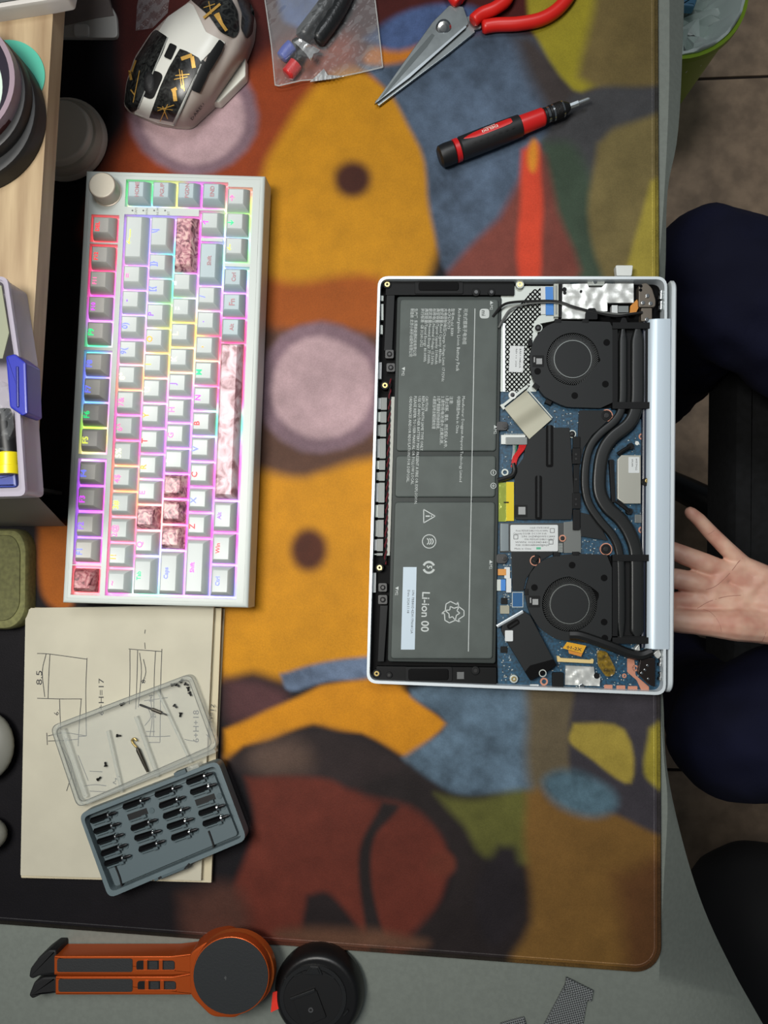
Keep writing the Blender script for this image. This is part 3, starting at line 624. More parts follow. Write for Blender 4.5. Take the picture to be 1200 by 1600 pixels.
for x, y in ((900, 710), (900, 717), (900, 749), (900, 780), (900, 788)): P1('screw', MATS['dark_screw'], lap, lambda m: m.cyl(x, y, .0138, .013, 1.8, 10))
slab('side_bracket', BK, lap, rr([(952, 718), (959, 718), (962, 785), (956, 785)], 1), .0128, BZ, .0003)
slab('foam_film', BK2, lap, [(799, 862), (845, 862), (870, 862), (838, 880), (822, 905), (818, 923), (801, 923)], .0105, BZ, .0003, label='glossy black film')
# silver diamond sticker
zf = lambda x, y: .0122+.0005*math.sin((x*.55+y*.84)*.16)
P1('square_shield', mat('dull_silver_tape', (160, 158, 140), .5, .3), lap, lambda m: m.relief([(788, 638), (822, 610), (862, 655), (827, 686)], zf, .0095, 5))
P1('shield_edge', PLATE, lap, lambda m: (m.slab(band((785.5, 634), (824, 603), 4), .0118, BZ), m.slab(band((824, 608), (863, 653), 1.6), .0128, .0120), m.slab(band((783, 632), (788, 639), 4), .0122, BZ)))
donut(801, 617, 6.4, 3.6, .0120, WHITE, 'white_ring', z0=BZ, par=lap); P1('screw', MATS['dark_screw'], lap, lambda m: m.cyl(801, 617, .0118, BZ, 3.8, 12, .0002))
for x, y, r in ((788, 665.5, 7), (787, 873, 7.5)):
    slab('battery_lug', GREY if 0 else mat('dark_grey_lug', (50, 50, 50), .45, .1), lap, rr([(776, y-r), (x+4, y-r), (x+r, y), (x+4, y+r), (776, y+r)], 4), .0125, BZ, .0004); P1('screw', MATS['dark_screw'], lap, lambda m: m.cyl(x+1.5, y, .0132, .012, 3.8, 14, .0003))
# battery plug with red and black wires
pg = slab('battery_plug', WHITE, lap, rect(783, 679.5, 821, 694), .0118, BZ, .0003); slab('plug_body', GREY, pg, rr(rect(790, 683, 824, 695), 1.5), .0132, .0105, .0004)
mb = MB()
for k in range(14): mb.slab(rect(788+k*2.3, 677.6, 789.2+k*2.3, 680), .0115, BZ)
build('plug_pins', mb, SMD, pg, smooth=0, kind='stuff')
RED = mat('red_wire', (196, 28, 30), .4); BLK = mat('black_wire', (18, 18, 18), .45); WW = mat('pale_wire', (170, 176, 172), .4)
def wire(pts, r, m, name='wire', par=None, z=None):
    c = [W(p.x, p.y, p.z) for p in spline(pts, 6)]; return P1(name, m, par or lap, lambda q: q.tube(c, r, 8))
for k in range(5): wire([(812+k*2.4, 695, .0122), (810+k*2.0, 703, .0126), (802+k*1.7, 715, .0128), (799+k*1.4, 730, .0128)], .00055, RED, 'red_wire')
for k in range(3): wire([(802+k*2.6, 695, .0118), (802+k*2, 705, .0120), (800+k*1.5, 718, .012)], .0004, WW if k < 2 else mat('green_wire', (60, 130, 90), .4), 'thin_wire')
wire([(802, 724, .0125), (804, 735, .0128), (800, 743, .013), (790, 747, .0125), (778, 751, .0120)], .0019, BLK, 'wire_sleeve'); donut(789, 738, 5.5, 3.2, .0105, PLATE, 'metal_ring', par=lap)
YT = mat('yellow_tape', (214, 190, 24), .3); slab('yellow_tape', YT, lap, rect(791, 753, 803, 814), .0110, BZ); slab('clear_tape', mat('glossy_clear_tape', (176, 190, 90), .12, .4, bump=.8, bs=120), lap, rect(779, 754, 791, 815), .0106, BZ)
slab('tape_mark', BK, lap, rect(787, 784, 795, 786), .0113, .0108)
# ssd
ssd = slab('storage_drive', mat('ssd_board', (52, 56, 56), .45), lap, rect(781, 817, 884, 863), .0108, BZ, .0003)
slab('edge_connector', mat('blue_grey_connector', (112, 122, 126), .4, .4), ssd, rect(782, 818, 795, 861), .0120, .0100, .0003); slab('drive_label', LBL, ssd, rr(rect(797.5, 820, 872, 861.5), 2.5), .0118, .0106, .0002)
mb = MB(); z = .0119
for (x, y, s, l) in ((828, 824, 'SOLID STATE DRIVE', 30), (806, 828.5, 'Model: MZVL4512HBLU PCIe 4.0 NVMe', 50), (802, 833, 'Capacity 512GB  DC 3.3V 3.0A', 52), (815, 837.5, 'S/N: S6Z4NJ0W512843', 52), (820, 842, 'P/N: MZVL4512HBLU-00B07', 46), (805, 846.5, 'WWN: 002538D441', 50), (806, 851, 'PSID: KXB41A8RNW5JJJ3QX', 52), (804, 856.5, 'Made in China', 26)): text_mb(mb, s, x, y+2, z, 2.6, 0, length=l)
build('label_print', mb, INK, ssd, smooth=0); slab('label_patch', mat('green_print', (90, 176, 140), .6), ssd, rect(838, 855, 845, 858.5), z, .0116)
for x, y in ((806, 839), (863, 829), (861, 847)): P1('label_frame', INK, ssd, lambda m: m.ring(rect(x-3.5, y-3.5, x+3.5, y+3.5), rect(x-2.8, y-2.8, x+2.8, y+2.8), z, .0117))
donut(879, 841, 5.4, 3.6, .0122, COPPER, 'copper_ring', par=ssd); P1('screw', MATS['dark_screw'], ssd, lambda m: m.cyl(879, 841, .0126, .010, 3.7, 14, .0003))
mb = MB()
for k in range(11):
    for j in range(3): mb.slab(rect(873+j*2.2, 849+k*1.3, 874.4+j*2.2, 849.8+k*1.3), .0111, .0107)
build('drive_contacts', mb, SMD, ssd, smooth=0, kind='stuff'); slab('grey_tape', mat('grey_tape', (104, 108, 106), .4), lap, [(881, 816), (896, 814), (908, 826), (908, 864), (881, 864)], .0109, BZ, .0003)
# wireless card shield
sh1 = slab('chip_shield', mat('light_shield', (170, 170, 160), .4, .35), lap, [(971, 711), (1001.5, 711), (1001.5, 787), (975, 787), (965, 779), (965, 718)], .0122, BZ, .0005)
slab('shield_label', LBL, sh1, rr(rect(982, 714, 999, 739), 1), .0124, .0121); text_mb(mb := MB(), 'MT7922', 993, 717, .0125, 2.6, -90, length=18); text_mb(mb, 'WLAN', 987, 717, .0125, 2.4, -90, length=12); build('label_print', mb, INK, sh1, smooth=0)
mb = MB()
for k in range(8): mb.slab(rect(1003, 765+k*2.6, 1007, 766.2+k*2.6), BZ+.0005, BZ)
build('board_contacts', mb, SMD, pcb, smooth=0, kind='stuff')
wire([(965, 710, .0125), (975, 703, .0130), (984, 698, .0128)], .0015, BK, 'antenna_lead'); wire([(963, 783, .0125), (975, 792, .0130), (983, 799, .0128)], .0015, BK, 'antenna_lead')
for x, y in ((986, 697), (984, 799)): P1('antenna_plug', BK, lap, lambda m: m.cyl(x, y, .0132, BZ, 5.2, 16, .0004))
P1('round_post', BK, lap, lambda m: m.cyl(1009.5, 753, .0138, BZ, 6.5, 18, .0005)); P1('screw', BRASS, lap, lambda m: m.cyl(1011.5, 751, .0145, .0135, 3.4, 14, .0003)); P1('white_dot', WHITE, lap, lambda m: m.cyl(995.5, 692.5, BZ+.0007, BZ, 3.2, 14))
slab('side_strip', PLATE, lap, rect(1014.5, 678, 1020, 826), .0122, FLZ, .0003)
# lower left flat ribbon connectors
slab('orange_plug', mat('orange_plug', (206, 140, 60), .5), lap, rect(778, 889, 791, 899), .0112, BZ, .0003); slab('white_plug', LBL, lap, rr(rect(788, 886, 797, 904), 1.5), .0108, BZ, .0003)
slab('ribbon_cable', MATS['blue_ribbon'], lap, rect(782.5, 905.5, 790, 923), .0110, BZ); slab('ribbon_end', PLATE, lap, rect(776.5, 905.5, 782.5, 923), .0108, BZ); slab('ribbon_connector', LBL, lap, rr(rect(791, 903.5, 799, 926), 1), .0112, BZ, .0003)
# loose black cover box lying askew over the board
bxp = [(786, 975), (818, 954), (829, 962), (870, 1040), (846, 1055), (829, 1064), (792, 1003), (783, 985)]
bo = slab('black_cover', BK2, lap, rr(bxp, 2), .0158, .0110, .0006, label='black plastic cable cover lying askew'); slab('bright_edge', SILVER, bo, band((776.5, 979), (817.5, 955.5), 5), .0160, .0118, .0004)
slab('foam_tip', VB, bo, rr([(828, 1040), (865, 1030), (870, 1040), (846, 1055), (829, 1064), (820, 1050)], 2), .0162, .0150, .0003); slab('label_square', LBL, bo, rr(rect(789, 985, 801.5, 1002), 1.5), .0161, .0154)
P1('slot', VB, bo, lambda m: m.slab(rr(band((793, 981), (811, 970), 9), 4), .0160, .0154)); P1('slot_bar', BK, bo, lambda m: m.slab(band((796, 980), (809, 971.5), 2.6), .0163, .0156)); P1('loop', PLATE, bo, lambda m: m.ring(circ(848, 1052, 6, 16), circ(848, 1052, 4.6, 16), .0166, .0158))
# black sheathed cable over fan
wire([(890, 992, .0160), (905, 993, .0168), (930, 1001, .0168), (955, 1010, .0165), (980, 1020, .0155), (1000, 1024, .0145), (1018, 1018, .014)], [.003]*31 if 0 else .0036, mat('black_sheath', (22, 23, 23), .45), 'cable_sheath')
AM = mat('amber_film', (120, 96, 22), .25, noise=.3, ns=300, trans=.25); P1('amber_film', AM, lap, lambda m: m.relief(rr([(932, 1015), (948, 1018), (962, 1045), (960, 1055), (947, 1058), (934, 1040)], 5), lambda x, y: .0125+.0006*math.sin(x*.8)*math.sin(y*.6), None, 3), kind=None)
yt = slab('yellow_flag', mat('amber_tape', (216, 160, 40), .35), lap, [(886, 1003), (916, 1009), (910, 1021), (879, 1013)], .0150, .0146, label='yellow tape flag with dark printing'); text_mb(mb := MB(), '01-2X', 885, 1013, .0151, 4.6, -11, length=24, thick=.02); build('flag_print', mb, INK, yt, smooth=0)
slab('orange_tab', mat('orange_flex', (0, 0, 0)), lap, [(888, 1016), (910, 1021), (908, 1026), (889, 1021)], .0142, .0138)
P1('long_connector', mat('cream_connector', (214, 190, 130), .5), lap, lambda m: (m.slab(rr([(870, 1025), (874, 1025), (876, 1028), (922, 1031), (926, 1029), (928, 1031), (927, 1037), (871, 1034)], 1), .0112, BZ, .0003)), smooth=40)
fz2 = lambda x, y: .0120+.0012*mnoise.noise(Vector((x*.12, y*.12, 9))); P1('foil_shield', FOIL, lap, lambda m: m.relief([(884, 1040), (928, 1042), (929, 1052), (938, 1054), (937, 1072), (906, 1071), (883, 1070)], fz2, BZ, 3.5)); P1('rivet', CHROME, lap, lambda m: m.cyl(909, 1073, .0130, .010, 4.5, 16, .0004)); P1('tape_dot', BK, lap, lambda m: m.cyl(932.5, 1056, .0128, .0112, 4.6, 14))
slab('port_housing', BK, lap, rr(rect(863, 1051, 881, 1074), 2), .0120, BZ, .0005, label='black port housing')
slab('white_patch', LBL, lap, rr(rect(828, 1069.5, 842, 1073.5), 1.5), .0105, BZ)
# speakers and left strip
def speaker(pts, pill, extra):
    s = slab('speaker', mat('speaker_black', (14, 15, 16), .5, spec=.15), lap, rr(pts, 2), .0125, FLZ, .0005)
    slab('speaker_frame', BK, s, rr(pill[0], 3), .0134, .0120, .0005); slab('speaker_pad', VB, s, rr(pill[1], 4), .0142, .0130, .0007)
    for x, y, r in extra: P1('rubber_grommet', BK, s, lambda m: m.cyl(x, y, .0140, .012, r, 18, .0006)); P1('screw', MATS['dark_screw'], s, lambda m: m.cyl(x, y, .0145, .0135, r*.45, 10))
speaker([(603, 438), (804, 439), (804, 461), (602, 461)], (rect(648, 439, 724, 459), rect(654, 440.5, 717, 453.5)), ((744, 456, 6.5), (768, 456, 6)))
speaker([(588, 1041), (776, 1043), (776, 1069), (587, 1064)], (rect(633, 1042, 707, 1065), rect(638, 1045.5, 701, 1063)), ((743, 1048, 6.8), (608, 1055, 5)))
slab('sticker_patch', mat('dim_sticker', (96, 98, 98), .6), lap, rect(714, 1050, 725, 1061), .0128, .0120)
slab('speaker_rail', mat('dark_rail', (26, 28, 29), .5, spec=.18), lap, rr([(604, 458), (617, 458), (613, 548), (600, 548)], 1), .0118, FLZ, .0004); slab('speaker_rail', MATS['dark_rail'], lap, rr([(594, 946), (606, 946), (600, 1034), (590, 1034)], 1), .0118, FLZ, .0004)
for x, y, r in ((608.5, 553, 7), (610.5, 574, 7), (598, 918, 7), (598, 937, 7.5), (610, 446, 0)):
    if r: slab('mount_block', MATS['dark_grey_lug'], lap, rr(rect(x-r, y-r, x+r, y+r), 3), .0122, FLZ, .0005); P1('grommet', BK, lap, lambda m: m.cyl(x, y, .0130, .012, r*.6, 16, .0004)); P1('screw', MATS['dark_screw'], lap, lambda m: m.cyl(x, y, .0134, .0128, r*.3, 10))
for x, y in ((605, 444), (601.5, 602), (593, 887), (588.5, 1052.5), (812.5, 444), (803, 1061)):
    P1('screw_post', BK if x < 700 else PLATE, lap, lambda m: m.cyl(x, y, .0135, FLZ, 6.6, 18, .0004)); P1('brass_insert', BRASS, lap, lambda m: m.ring(circ(x, y, 4, 16), circ(x, y, 2.0, 16), .0142, .0130))
y = 620; k = 0
while y < 868:
    h = (22, 20, 22, 34, 18, 17, 34, 24, 30)[k % 9]; h = min(h, 870-y); xo = 591-(y-620)*.027
    slab('touchpad_tab', (LBL, PLATE, MATS['grey_metal_part'])[k % 3], lap, rect(xo, y+2, xo+6, y+h-3, .3), .0098, FLZ); slab('rail_plate', mat('mid_grey_plate', (100, 104, 102), .45, .3), lap, rr(rect(xo+4, y+1, xo+14, y+h-1.5, .4), 1), .0106+.0005*(k % 2), FLZ, .0003); y += h; k += 1
for y0, y1 in ((566, 592), (895, 926)): slab('white_bar', LBL, lap, rect(591-(y0-566)*.027-.5, y0, 596.5-(y0-566)*.027, y1, .6), .0105, FLZ, .0003)
for y0, y1, dx in ((462, 470, 0), (475, 488, 0), (488, 500, 0), (508, 522, 1)): slab('silver_tab', PLATE, lap, rect(595.5-dx, y0, 599-dx, y1), .010, FLZ)
P1('pale_rail', mat('pale_rail', (166, 168, 160), .5), lap, lambda m: m.slab([(611, 620), (616.5, 620), (609, 868), (604, 868)], .0102, FLZ))
for ph, m in ((0, mat('dark_red_wire', (96, 26, 34), .45)), (math.pi, BLK)):
    wire([(609.5-(yy-600)*.027+1.2*math.cos(yy*.35+ph), yy, .0112+.0006*math.sin(yy*.35+ph)) for yy in range(592, 885, 5)], .0006, m, 'twisted_wire')
# antenna wires upper
wire([(770, 495, .0142), (782, 480, .0146), (796, 473, .0142), (830, 470.5, .0138), (870, 471, .0142), (895, 479, .0146), (925, 487, .0142), (960, 494, .0138), (985, 491, .0142), (1004, 488, .0150)], .0010, BLK, 'antenna_cable')
wire([(779, 512, .0138), (788, 496, .0138), (800, 482, .0132), (830, 474, .0130), (870, 473, .0136), (895, 481, .0138), (935, 487, .0136), (970, 491, .0134), (995, 489, .014)], .0008, mat('grey_wire', (104, 106, 104), .4), 'antenna_cable')
P1('cable_clip', BK, lap, lambda m: (m.slab(rr([(915, 488), (920, 481), (930, 481), (934, 490), (934, 499), (914, 499)], 2), .0150, .010, .0004), m.slab(rr([(968, 506), (972, 496), (978, 496), (982, 506)], 2), .0146, .010, .0004)))
# hinge cover bar (rounded aluminium) and lid hanging straight down
HB = mat('blue_silver_bar', (204, 218, 228), .4, .3)
rings = []
for yy in (497.5, 499, 1013.5, 1015):
    row = []; e = .6 if yy in (497.5, 1015) else 0
    for x, z in ((1012, .0070), (1012.6, .0120), (1014.5, .0145), (1018, .0162), (1023, .0172), (1028, .0176), (1047.5, .0176), (1049, .0168), (1049.5, .0085)):
        p = W(x-(yy-497)*.0045, yy, .0176); row.append(Vector((p.x, p.y, z-e*.0006)))
    rings.append(row)
slab('hinge_reflection', mat('navy_reflection', (22, 30, 48), .3), lap, [(1004.5, 499), (1013.5, 499), (1011, 1013), (1002, 1013)], .0128, .0070, .0015)  # navy strip added to paint the dark reflection along the hinge bar
P1('hinge_cover', HB, lap, lambda m: m.loops(rings), smooth=60, label='rounded silver hinge cover')
tl = W(1050.2, 433, .0165); bl_ = W(1044.5, 1084, .0165); th = (W(1057.8, 433, .0165)-tl).length
ax = (bl_-tl).normalized(); nx = Vector((-ax.y, ax.x, 0)); LL = (bl_-tl).length; R = .009
prof = []                                             # rounded rectangle in the lid's own plane (y along edge, z down)
for cx_, cz_, a0 in ((R, -R, 90), (LL-R, -R, 0)):
    for i in range(7):
        a = math.radians(a0+ (90-i*15) if a0 == 90 else 90-i*15); prof.append((cx_+R*math.cos(a), cz_+R*math.sin(a)))
HL = .214
prof += [(LL, -HL), (0, -HL)]
def lidring(d, ins): 
    pr = inset(ccw(prof), ins); return [tl+ax*a+nx*d+Vector((0, 0, z)) for a, z in pr]
P1('screen_lid', ALU, lap, lambda m: m.loops([lidring(0, .0009), lidring(.0008, 0), lidring(th-.0010, 0), lidring(th, .0010)]), smooth=30, label='thin silver screen lid hanging down')
P1('screen', mat('dark_glass', (8, 8, 10), .12), lap, lambda m: m.loops([[tl+ax*a+nx*-.0003+Vector((0, 0, z)) for a, z in ((.006, -.012), (LL-.006, -.012), (LL-.006, -HL+.006), (.006, -HL+.006))], [tl+ax*a+nx*.0004+Vector((0, 0, z)) for a, z in ((.006, -.012), (LL-.006, -.012), (LL-.006, -HL+.006), (.006, -HL+.006))]]))
# usb plug
us = thing('usb_receiver', W(976, 424, .008), 'small white plug sticking out of the laptop side beside the hinge', 'usb plug')
slab('plug_cap', WHITE, us, rr([(962, 414), (989.5, 414), (987.5, 431), (963.5, 431)], 2.5), .0135, .0070, .0008); slab('plug_shell', GREY, us, rect(966, 430.5, 985, 440), .0117, .0085)
# ================================================================ keyboard: local frame x = along the rows (photo up), y = towards the back (photo left), z = up
kc = [W(97, 941, .040), W(134, 264, .040), W(414.5, 275.5, .030), W(387.5, 950.7, .030)]     # back-left, back-right, front-right, front-left of its top face
ctr = sum(kc, Vector())/4; kx = ((kc[1]-kc[0])+(kc[2]-kc[3])).normalized(); ky = ((kc[0]-kc[3])+(kc[1]-kc[2])).normalized(); kz = kx.cross(ky).normalized(); ky = kz.cross(kx)
KL = ((kc[1]-kc[0]).length+(kc[2]-kc[3]).length)/2; KW = ((kc[0]-kc[3]).length+(kc[1]-kc[2]).length)/2
KM = Matrix((kx, ky, kz)).transposed()
def KP(x, y, z=0): return ctr+KM @ Vector((x, y, z))
def Kinv(px, py, z=0):                                 # pixel -> local x,y on the plane z
    d = (W(px, py, 0)-CAM).normalized(); o = KP(0, 0, z); t = (o-CAM).dot(kz)/d.dot(kz); v = KM.transposed() @ (CAM+d*t-ctr); return v.x, v.y
kb = thing('keyboard', (ctr.x, ctr.y, .003), 'white mechanical keyboard with glowing rainbow keys and a metal volume knob', 'keyboard')
KCASE = mat('keyboard_case', (196, 203, 198), .42); KCAP = mat('keycap_white', (196, 203, 201), .42); KCAPB = mat('keycap_blue_grey', (178, 194, 198), .45); KCAPG = mat('keycap_grey', (186, 184, 178), .45)
e = KP(0, 0); u = .01905
x_esc, y_f = Kinv(131, 907, .004); x_n, y_n = Kinv(183, 868, .006); x_p, _ = Kinv(293, 297, .004)[0], 0
x0k = x_esc; ucx = (Kinv(375, 308, .006)[0]-x_esc)/15.25
_, yb = Kinv(345, 905, .006); _, yn = Kinv(185, 868, .006); ur = (yn-yb)/4.0
print('pitch', ucx, ur, KL, KW)
rowy = {0: y_f, 1: yn, 2: yn-ur, 3: yn-2*ur, 4: yn-3*ur, 5: yn-4*ur}
keys = []   # (kx units centre, row, width units, legend, style, legend colour)
def K(c, r, w, s, st='w', lc=(255, 150, 190)): keys.append((c, r, w, s, st, lc))
PU, VI, CY, GR, YE, OR, RD, PK, BL = (226, 70, 255), (140, 90, 255), (60, 220, 235), (40, 230, 130), (230, 240, 90), (255, 160, 50), (255, 50, 60), (255, 110, 170), (110, 120, 255)
K(0, 0, 1, '', 'a')
for i, (s, c, xx) in enumerate((('F1', BL, 1.16), ('F2', VI, 2.16), ('F3', PU, 3.18), ('F4', BL, 4.18), ('F5', YE, 5.47), ('F6', GR, 6.47), ('F7', BL, 7.47), ('F8', BL, 8.47), ('F9', GR, 9.72), ('F10', PU, 10.74), ('F11', PK, 11.76), ('F12', RD, 12.76), ('DEL', RD, 13.95))): K(xx, 0, 1, s, 'g', c)
for i, (s, c) in enumerate((('~', PK), ('1!', OR), ('2@', PK), ('3#', YE), ('4$', PK), ('5%', (255, 255, 200)), ('6^', PK), ('7&', PK), ('8*', (255, 240, 200)), ('9(', BL), ('0)', BL), ('-', VI), ('=', PK))): K(i, 1, 1, s, 'w', c)
K(13.5, 1, 2, '←—', 'w', YE)
K(.25, 2, 1.5, 'Tab', 'w', GR)
for i, s in enumerate('QWERTYUIOP'): K(1.5+i, 2, 1, s if s != 'W' else '', 'w' if s != 'W' else 'a', (PK, PK, PK, OR, RD, OR, (255, 250, 200), YE, OR, VI)[i])
K(11.5, 2, 1, '[{', 'w', BL); K(12.5, 2, 1, ']}', 'w', BL); K(13.75, 2, 1.5, '\\|', 'w', BL)
K(.375, 3, 1.75, 'Caps', 'w', BL)
for i, s in enumerate('ASDFGHJKL'): K(1.75+i, 3, 1, '' if s in 'ASD' else s, 'a' if s in 'ASD' else 'w', (PU, PU, PU, (255, 230, 255), PK, PK, VI, (250, 250, 210), (250, 250, 180))[i])
K(10.75, 3, 1, ';:', 'w', (230, 235, 230)); K(11.75, 3, 1, "'\"", 'w', (230, 235, 230)); K(13.375, 3, 2.25, '', 'a')
K(.625, 4, 2.25, 'Shift', 'w', PU)
for i, s in enumerate('ZXCVBNM,./'): K(2.25+i, 4, 1, s, 'w', (RD, BL, RD, BL, RD, PU, GR, OR, VI, BL)[i])
K(12.63, 4, 1.75, 'Shift', 'b', PK); K(14.25, 4, 1, '↑', 'w', PU)
K(.125, 5, 1.25, 'Ctrl', 'w', BL); K(1.375, 5, 1.25, 'Win', 'w', RD); K(2.625, 5, 1.25, 'Alt', 'w', VI); K(6.375, 5, 6.25, '', 'a2')
K(10, 5, 1, 'Alt', 'b', (200, 160, 180)); K(11, 5, 1, 'Fn', 'b', (200, 160, 180)); K(12, 5, 1, 'Ctrl', 'b', (200, 160, 180))
K(13.25, 5, 1, '←', 'w', YE); K(14.25, 5, 1, '↓', 'w', GR); K(15.25, 5, 1, '→', 'w', PK)
for r, s in ((1, 'HOME'), (2, 'PGUP'), (3, 'PGDN'), (4, 'END')): K(15.43, r, 1, s, 'b', PK)
def kxy(c, r): return x0k+c*ucx, rowy[r]
# case: plate with cut-outs, side walls, bottom
def grid_plate(mb, x0, y0, x1, y1, holes, z1, z0, rad=.004):
    xs = sorted({x0, x1, *[h[0] for h in holes], *[h[2] for h in holes]}); ys = sorted({y0, y1, *[h[1] for h in holes], *[h[3] for h in holes]})
    nx_, ny_ = len(xs), len(ys); solid = {}
    for i in range(nx_-1):
        for j in range(ny_-1):
            cx_, cy_ = (xs[i]+xs[i+1])/2, (ys[j]+ys[j+1])/2
            solid[i, j] = not any(h[0] < cx_ < h[2] and h[1] < cy_ < h[3] for h in holes)
    V = [KP(x, y, z1) for x in xs for y in ys]+[KP(x, y, z0) for x in xs for y in ys]; o = nx_*ny_; F = []
    def id_(i, j): return i*ny_+j
    for (i, j), s in solid.items():
        if not s: continue
        q = (id_(i, j), id_(i+1, j), id_(i+1, j+1), id_(i, j+1)); F.append(q)
        for (a, b), nb in (((q[0], q[1]), (i, j-1)), ((q[1], q[2]), (i+1, j)), ((q[2], q[3]), (i, j+1)), ((q[3], q[0]), (i-1, j))):
            if not solid.get(nb, False): F.append((a, b, b+o, a+o))
    mb.add(V, F)
g = .0012; hx = lambda a: x0k+a*ucx
def hole(c0, c1, r0, r1): return (hx(c0)-g, rowy[r1]-ur/2-g, hx(c1)+g, rowy[r0]+ur/2+g)
holes = [hole(-.5, .5, 0, 0), hole(.66, 4.68, 0, 0), hole(4.97, 8.97, 0, 0), hole(9.22, 13.26, 0, 0), hole(13.45, 14.45, 0, 0), hole(-.5, 14.5, 1, 3), hole(-.5, 13.5, 4, 4), hole(-.5, 12.5, 5, 5), hole(14.93, 15.93, 1, 4), hole(13.75, 14.75, 4, 4), hole(12.75, 15.75, 5, 5)]
# widen so touching holes merge cleanly
hx0, hx1 = -KL/2+.0035, KL/2-.0035; hy0, hy1 = -KW/2+.0035, KW/2-.0035
mb = MB(); grid_plate(mb, hx0, hy0, hx1, hy1, holes, 0, -.0065); build('case_top', mb, KCASE, kb, smooth=30)
def rrl(x0, y0, x1, y1, r): return rr([(x0, y0), (x1, y0), (x1, y1), (x0, y1)], r, 5)
def lring(d, z, wz=None):
    P = rrl(-KL/2+d, -KW/2+d, KL/2-d, KW/2-d, .006); out = []
    for x, y in P:
        v = KP(x, y, z); 
        if wz is not None: v.z = wz
        out.append(v)
    return out
mb = MB(); mb.loops([lring(.002, 0, .0075), lring(0, 0, .0095), lring(0, -.0025), lring(.0006, -.0008), lring(.002, 0), lring(.0037, 0), lring(.0037, -.0075)], top=False, bot=True); build('case_shell', mb, KCASE, kb, smooth=45)
mb = MB(); mb.loops([[KP(x, y, z) for x, y in ((hx0, hy0), (hx1, hy0), (hx1, hy1), (hx0, hy1))] for z in (-.0078, -.0070)]); 
build('switch_plate', mb, mat('switch_plate', (160, 162, 164), .5), kb)
for fx, fy in ((-.14, -.055), (.14, -.055), (-.14, .055), (.14, .055)):
    p = KP(fx, fy); build('rubber_foot', MB().slab([(p.x-.006, p.y-.004), (p.x+.006, p.y-.004), (p.x+.006, p.y+.004), (p.x-.006, p.y+.004)], .0085, .003, world=True), mat('black_rubber', (0, 0, 0)), kb)
# backlight: light-guide sheet glowing between the keys, colour sampled per key
def glow(px, py):
    c = np.zeros(3); w = 1e-9
    for gx, gy, col, s, k in GL:
        d = ((px-gx)/s)**2+((py-gy)/s)**2; e_ = k*math.exp(-d); c += np.array(lin(col))*e_; w += e_
    return c/w
GL = [(150, 350, RD, 30, 1), (150, 400, RD, 30, 1), (150, 450, (255, 40, 150), 25, 1), (150, 490, (230, 110, 255), 22, 1), (140, 535, GR, 18, 1), (140, 575, BL, 20, 1), (135, 620, (90, 150, 255), 20, 1), (130, 665, (170, 240, 60), 20, 1), (130, 700, (240, 220, 120), 15, 1),
      (125, 760, (180, 80, 255), 30, 1), (120, 840, (150, 80, 255), 30, 1), (130, 905, (255, 80, 90), 25, 2), (150, 780, (255, 60, 180), 12, 1.2), (163, 860, (255, 60, 180), 12, 1),
      (200, 440, (255, 120, 200), 20, .6), (205, 480, (180, 140, 255), 22, 1), (215, 530, (220, 110, 255), 20, 1), (200, 570, (255, 150, 210), 18, 1), (215, 600, (255, 150, 60), 22, 1.2), (205, 650, (255, 90, 200), 22, 1), (215, 700, (255, 70, 110), 22, 1), (205, 735, (255, 150, 60), 18, 1), (205, 770, (255, 130, 50), 25, 1.2), (200, 815, (255, 100, 130), 22, 1), (195, 860, (255, 80, 120), 22, 1), (185, 925, (255, 60, 220), 15, 1), (230, 925, (120, 230, 180), 18, .9),
      (230, 370, (150, 130, 255), 25, 1), (232, 430, (190, 120, 255), 25, 1), (250, 560, (255, 190, 80), 22, 1), (262, 520, (240, 240, 90), 18, 1), (250, 630, (255, 140, 220), 25, 1), (255, 690, (220, 100, 255), 30, 1), (250, 800, (255, 170, 160), 25, 1), (250, 750, (200, 110, 255), 22, 1), (250, 880, (160, 170, 255), 25, 1),
      (270, 400, (30, 225, 235), 14, 1.4), (270, 450, (50, 230, 150), 16, 1.2), (265, 485, (120, 235, 100), 14, 1.1), (300, 500, (255, 190, 70), 20, 1), (312, 390, (255, 60, 230), 20, 1), (312, 440, (225, 110, 255), 16, 1), (308, 480, (160, 220, 255), 12, 1), (300, 570, (255, 200, 140), 20, 1), (296, 640, (240, 110, 255), 25, 1), (296, 700, (190, 120, 255), 25, 1), (296, 770, (240, 60, 230), 22, 1), (300, 830, (255, 60, 190), 22, 1), (290, 900, (220, 130, 255), 22, 1),
      (335, 325, (255, 90, 200), 20, 1), (350, 380, (150, 130, 255), 18, .8), (345, 430, (140, 180, 255), 16, 1.2), (342, 470, (235, 120, 255), 18, 1), (345, 520, (255, 40, 110), 18, 1), (335, 600, (255, 70, 130), 18, 1), (336, 660, (30, 220, 150), 14, 1.4), (335, 760, (255, 80, 200), 20, 1), (345, 790, (160, 130, 255), 18, 1), (352, 830, (255, 60, 210), 20, 1), (350, 880, (200, 110, 255), 18, 1), (345, 925, (130, 130, 255), 18, 1),
      (360, 340, (140, 235, 90), 18, 1.2), (362, 300, (255, 90, 90), 15, 1.2), (362, 400, (130, 235, 110), 15, 1), (200, 300, (40, 225, 110), 12, 1.5), (232, 300, (40, 225, 110), 10, 1.5), (272, 300, (235, 235, 70), 12, 1.5), (312, 300, (235, 60, 255), 12, 1.5), (348, 300, (255, 50, 80), 12, 1.5)]
mb = MB(); cols = []; st = .0042; colsn = int((hx1-hx0)/st); rowsn = int((hy1-hy0)/st)
vs = []; idx = {}
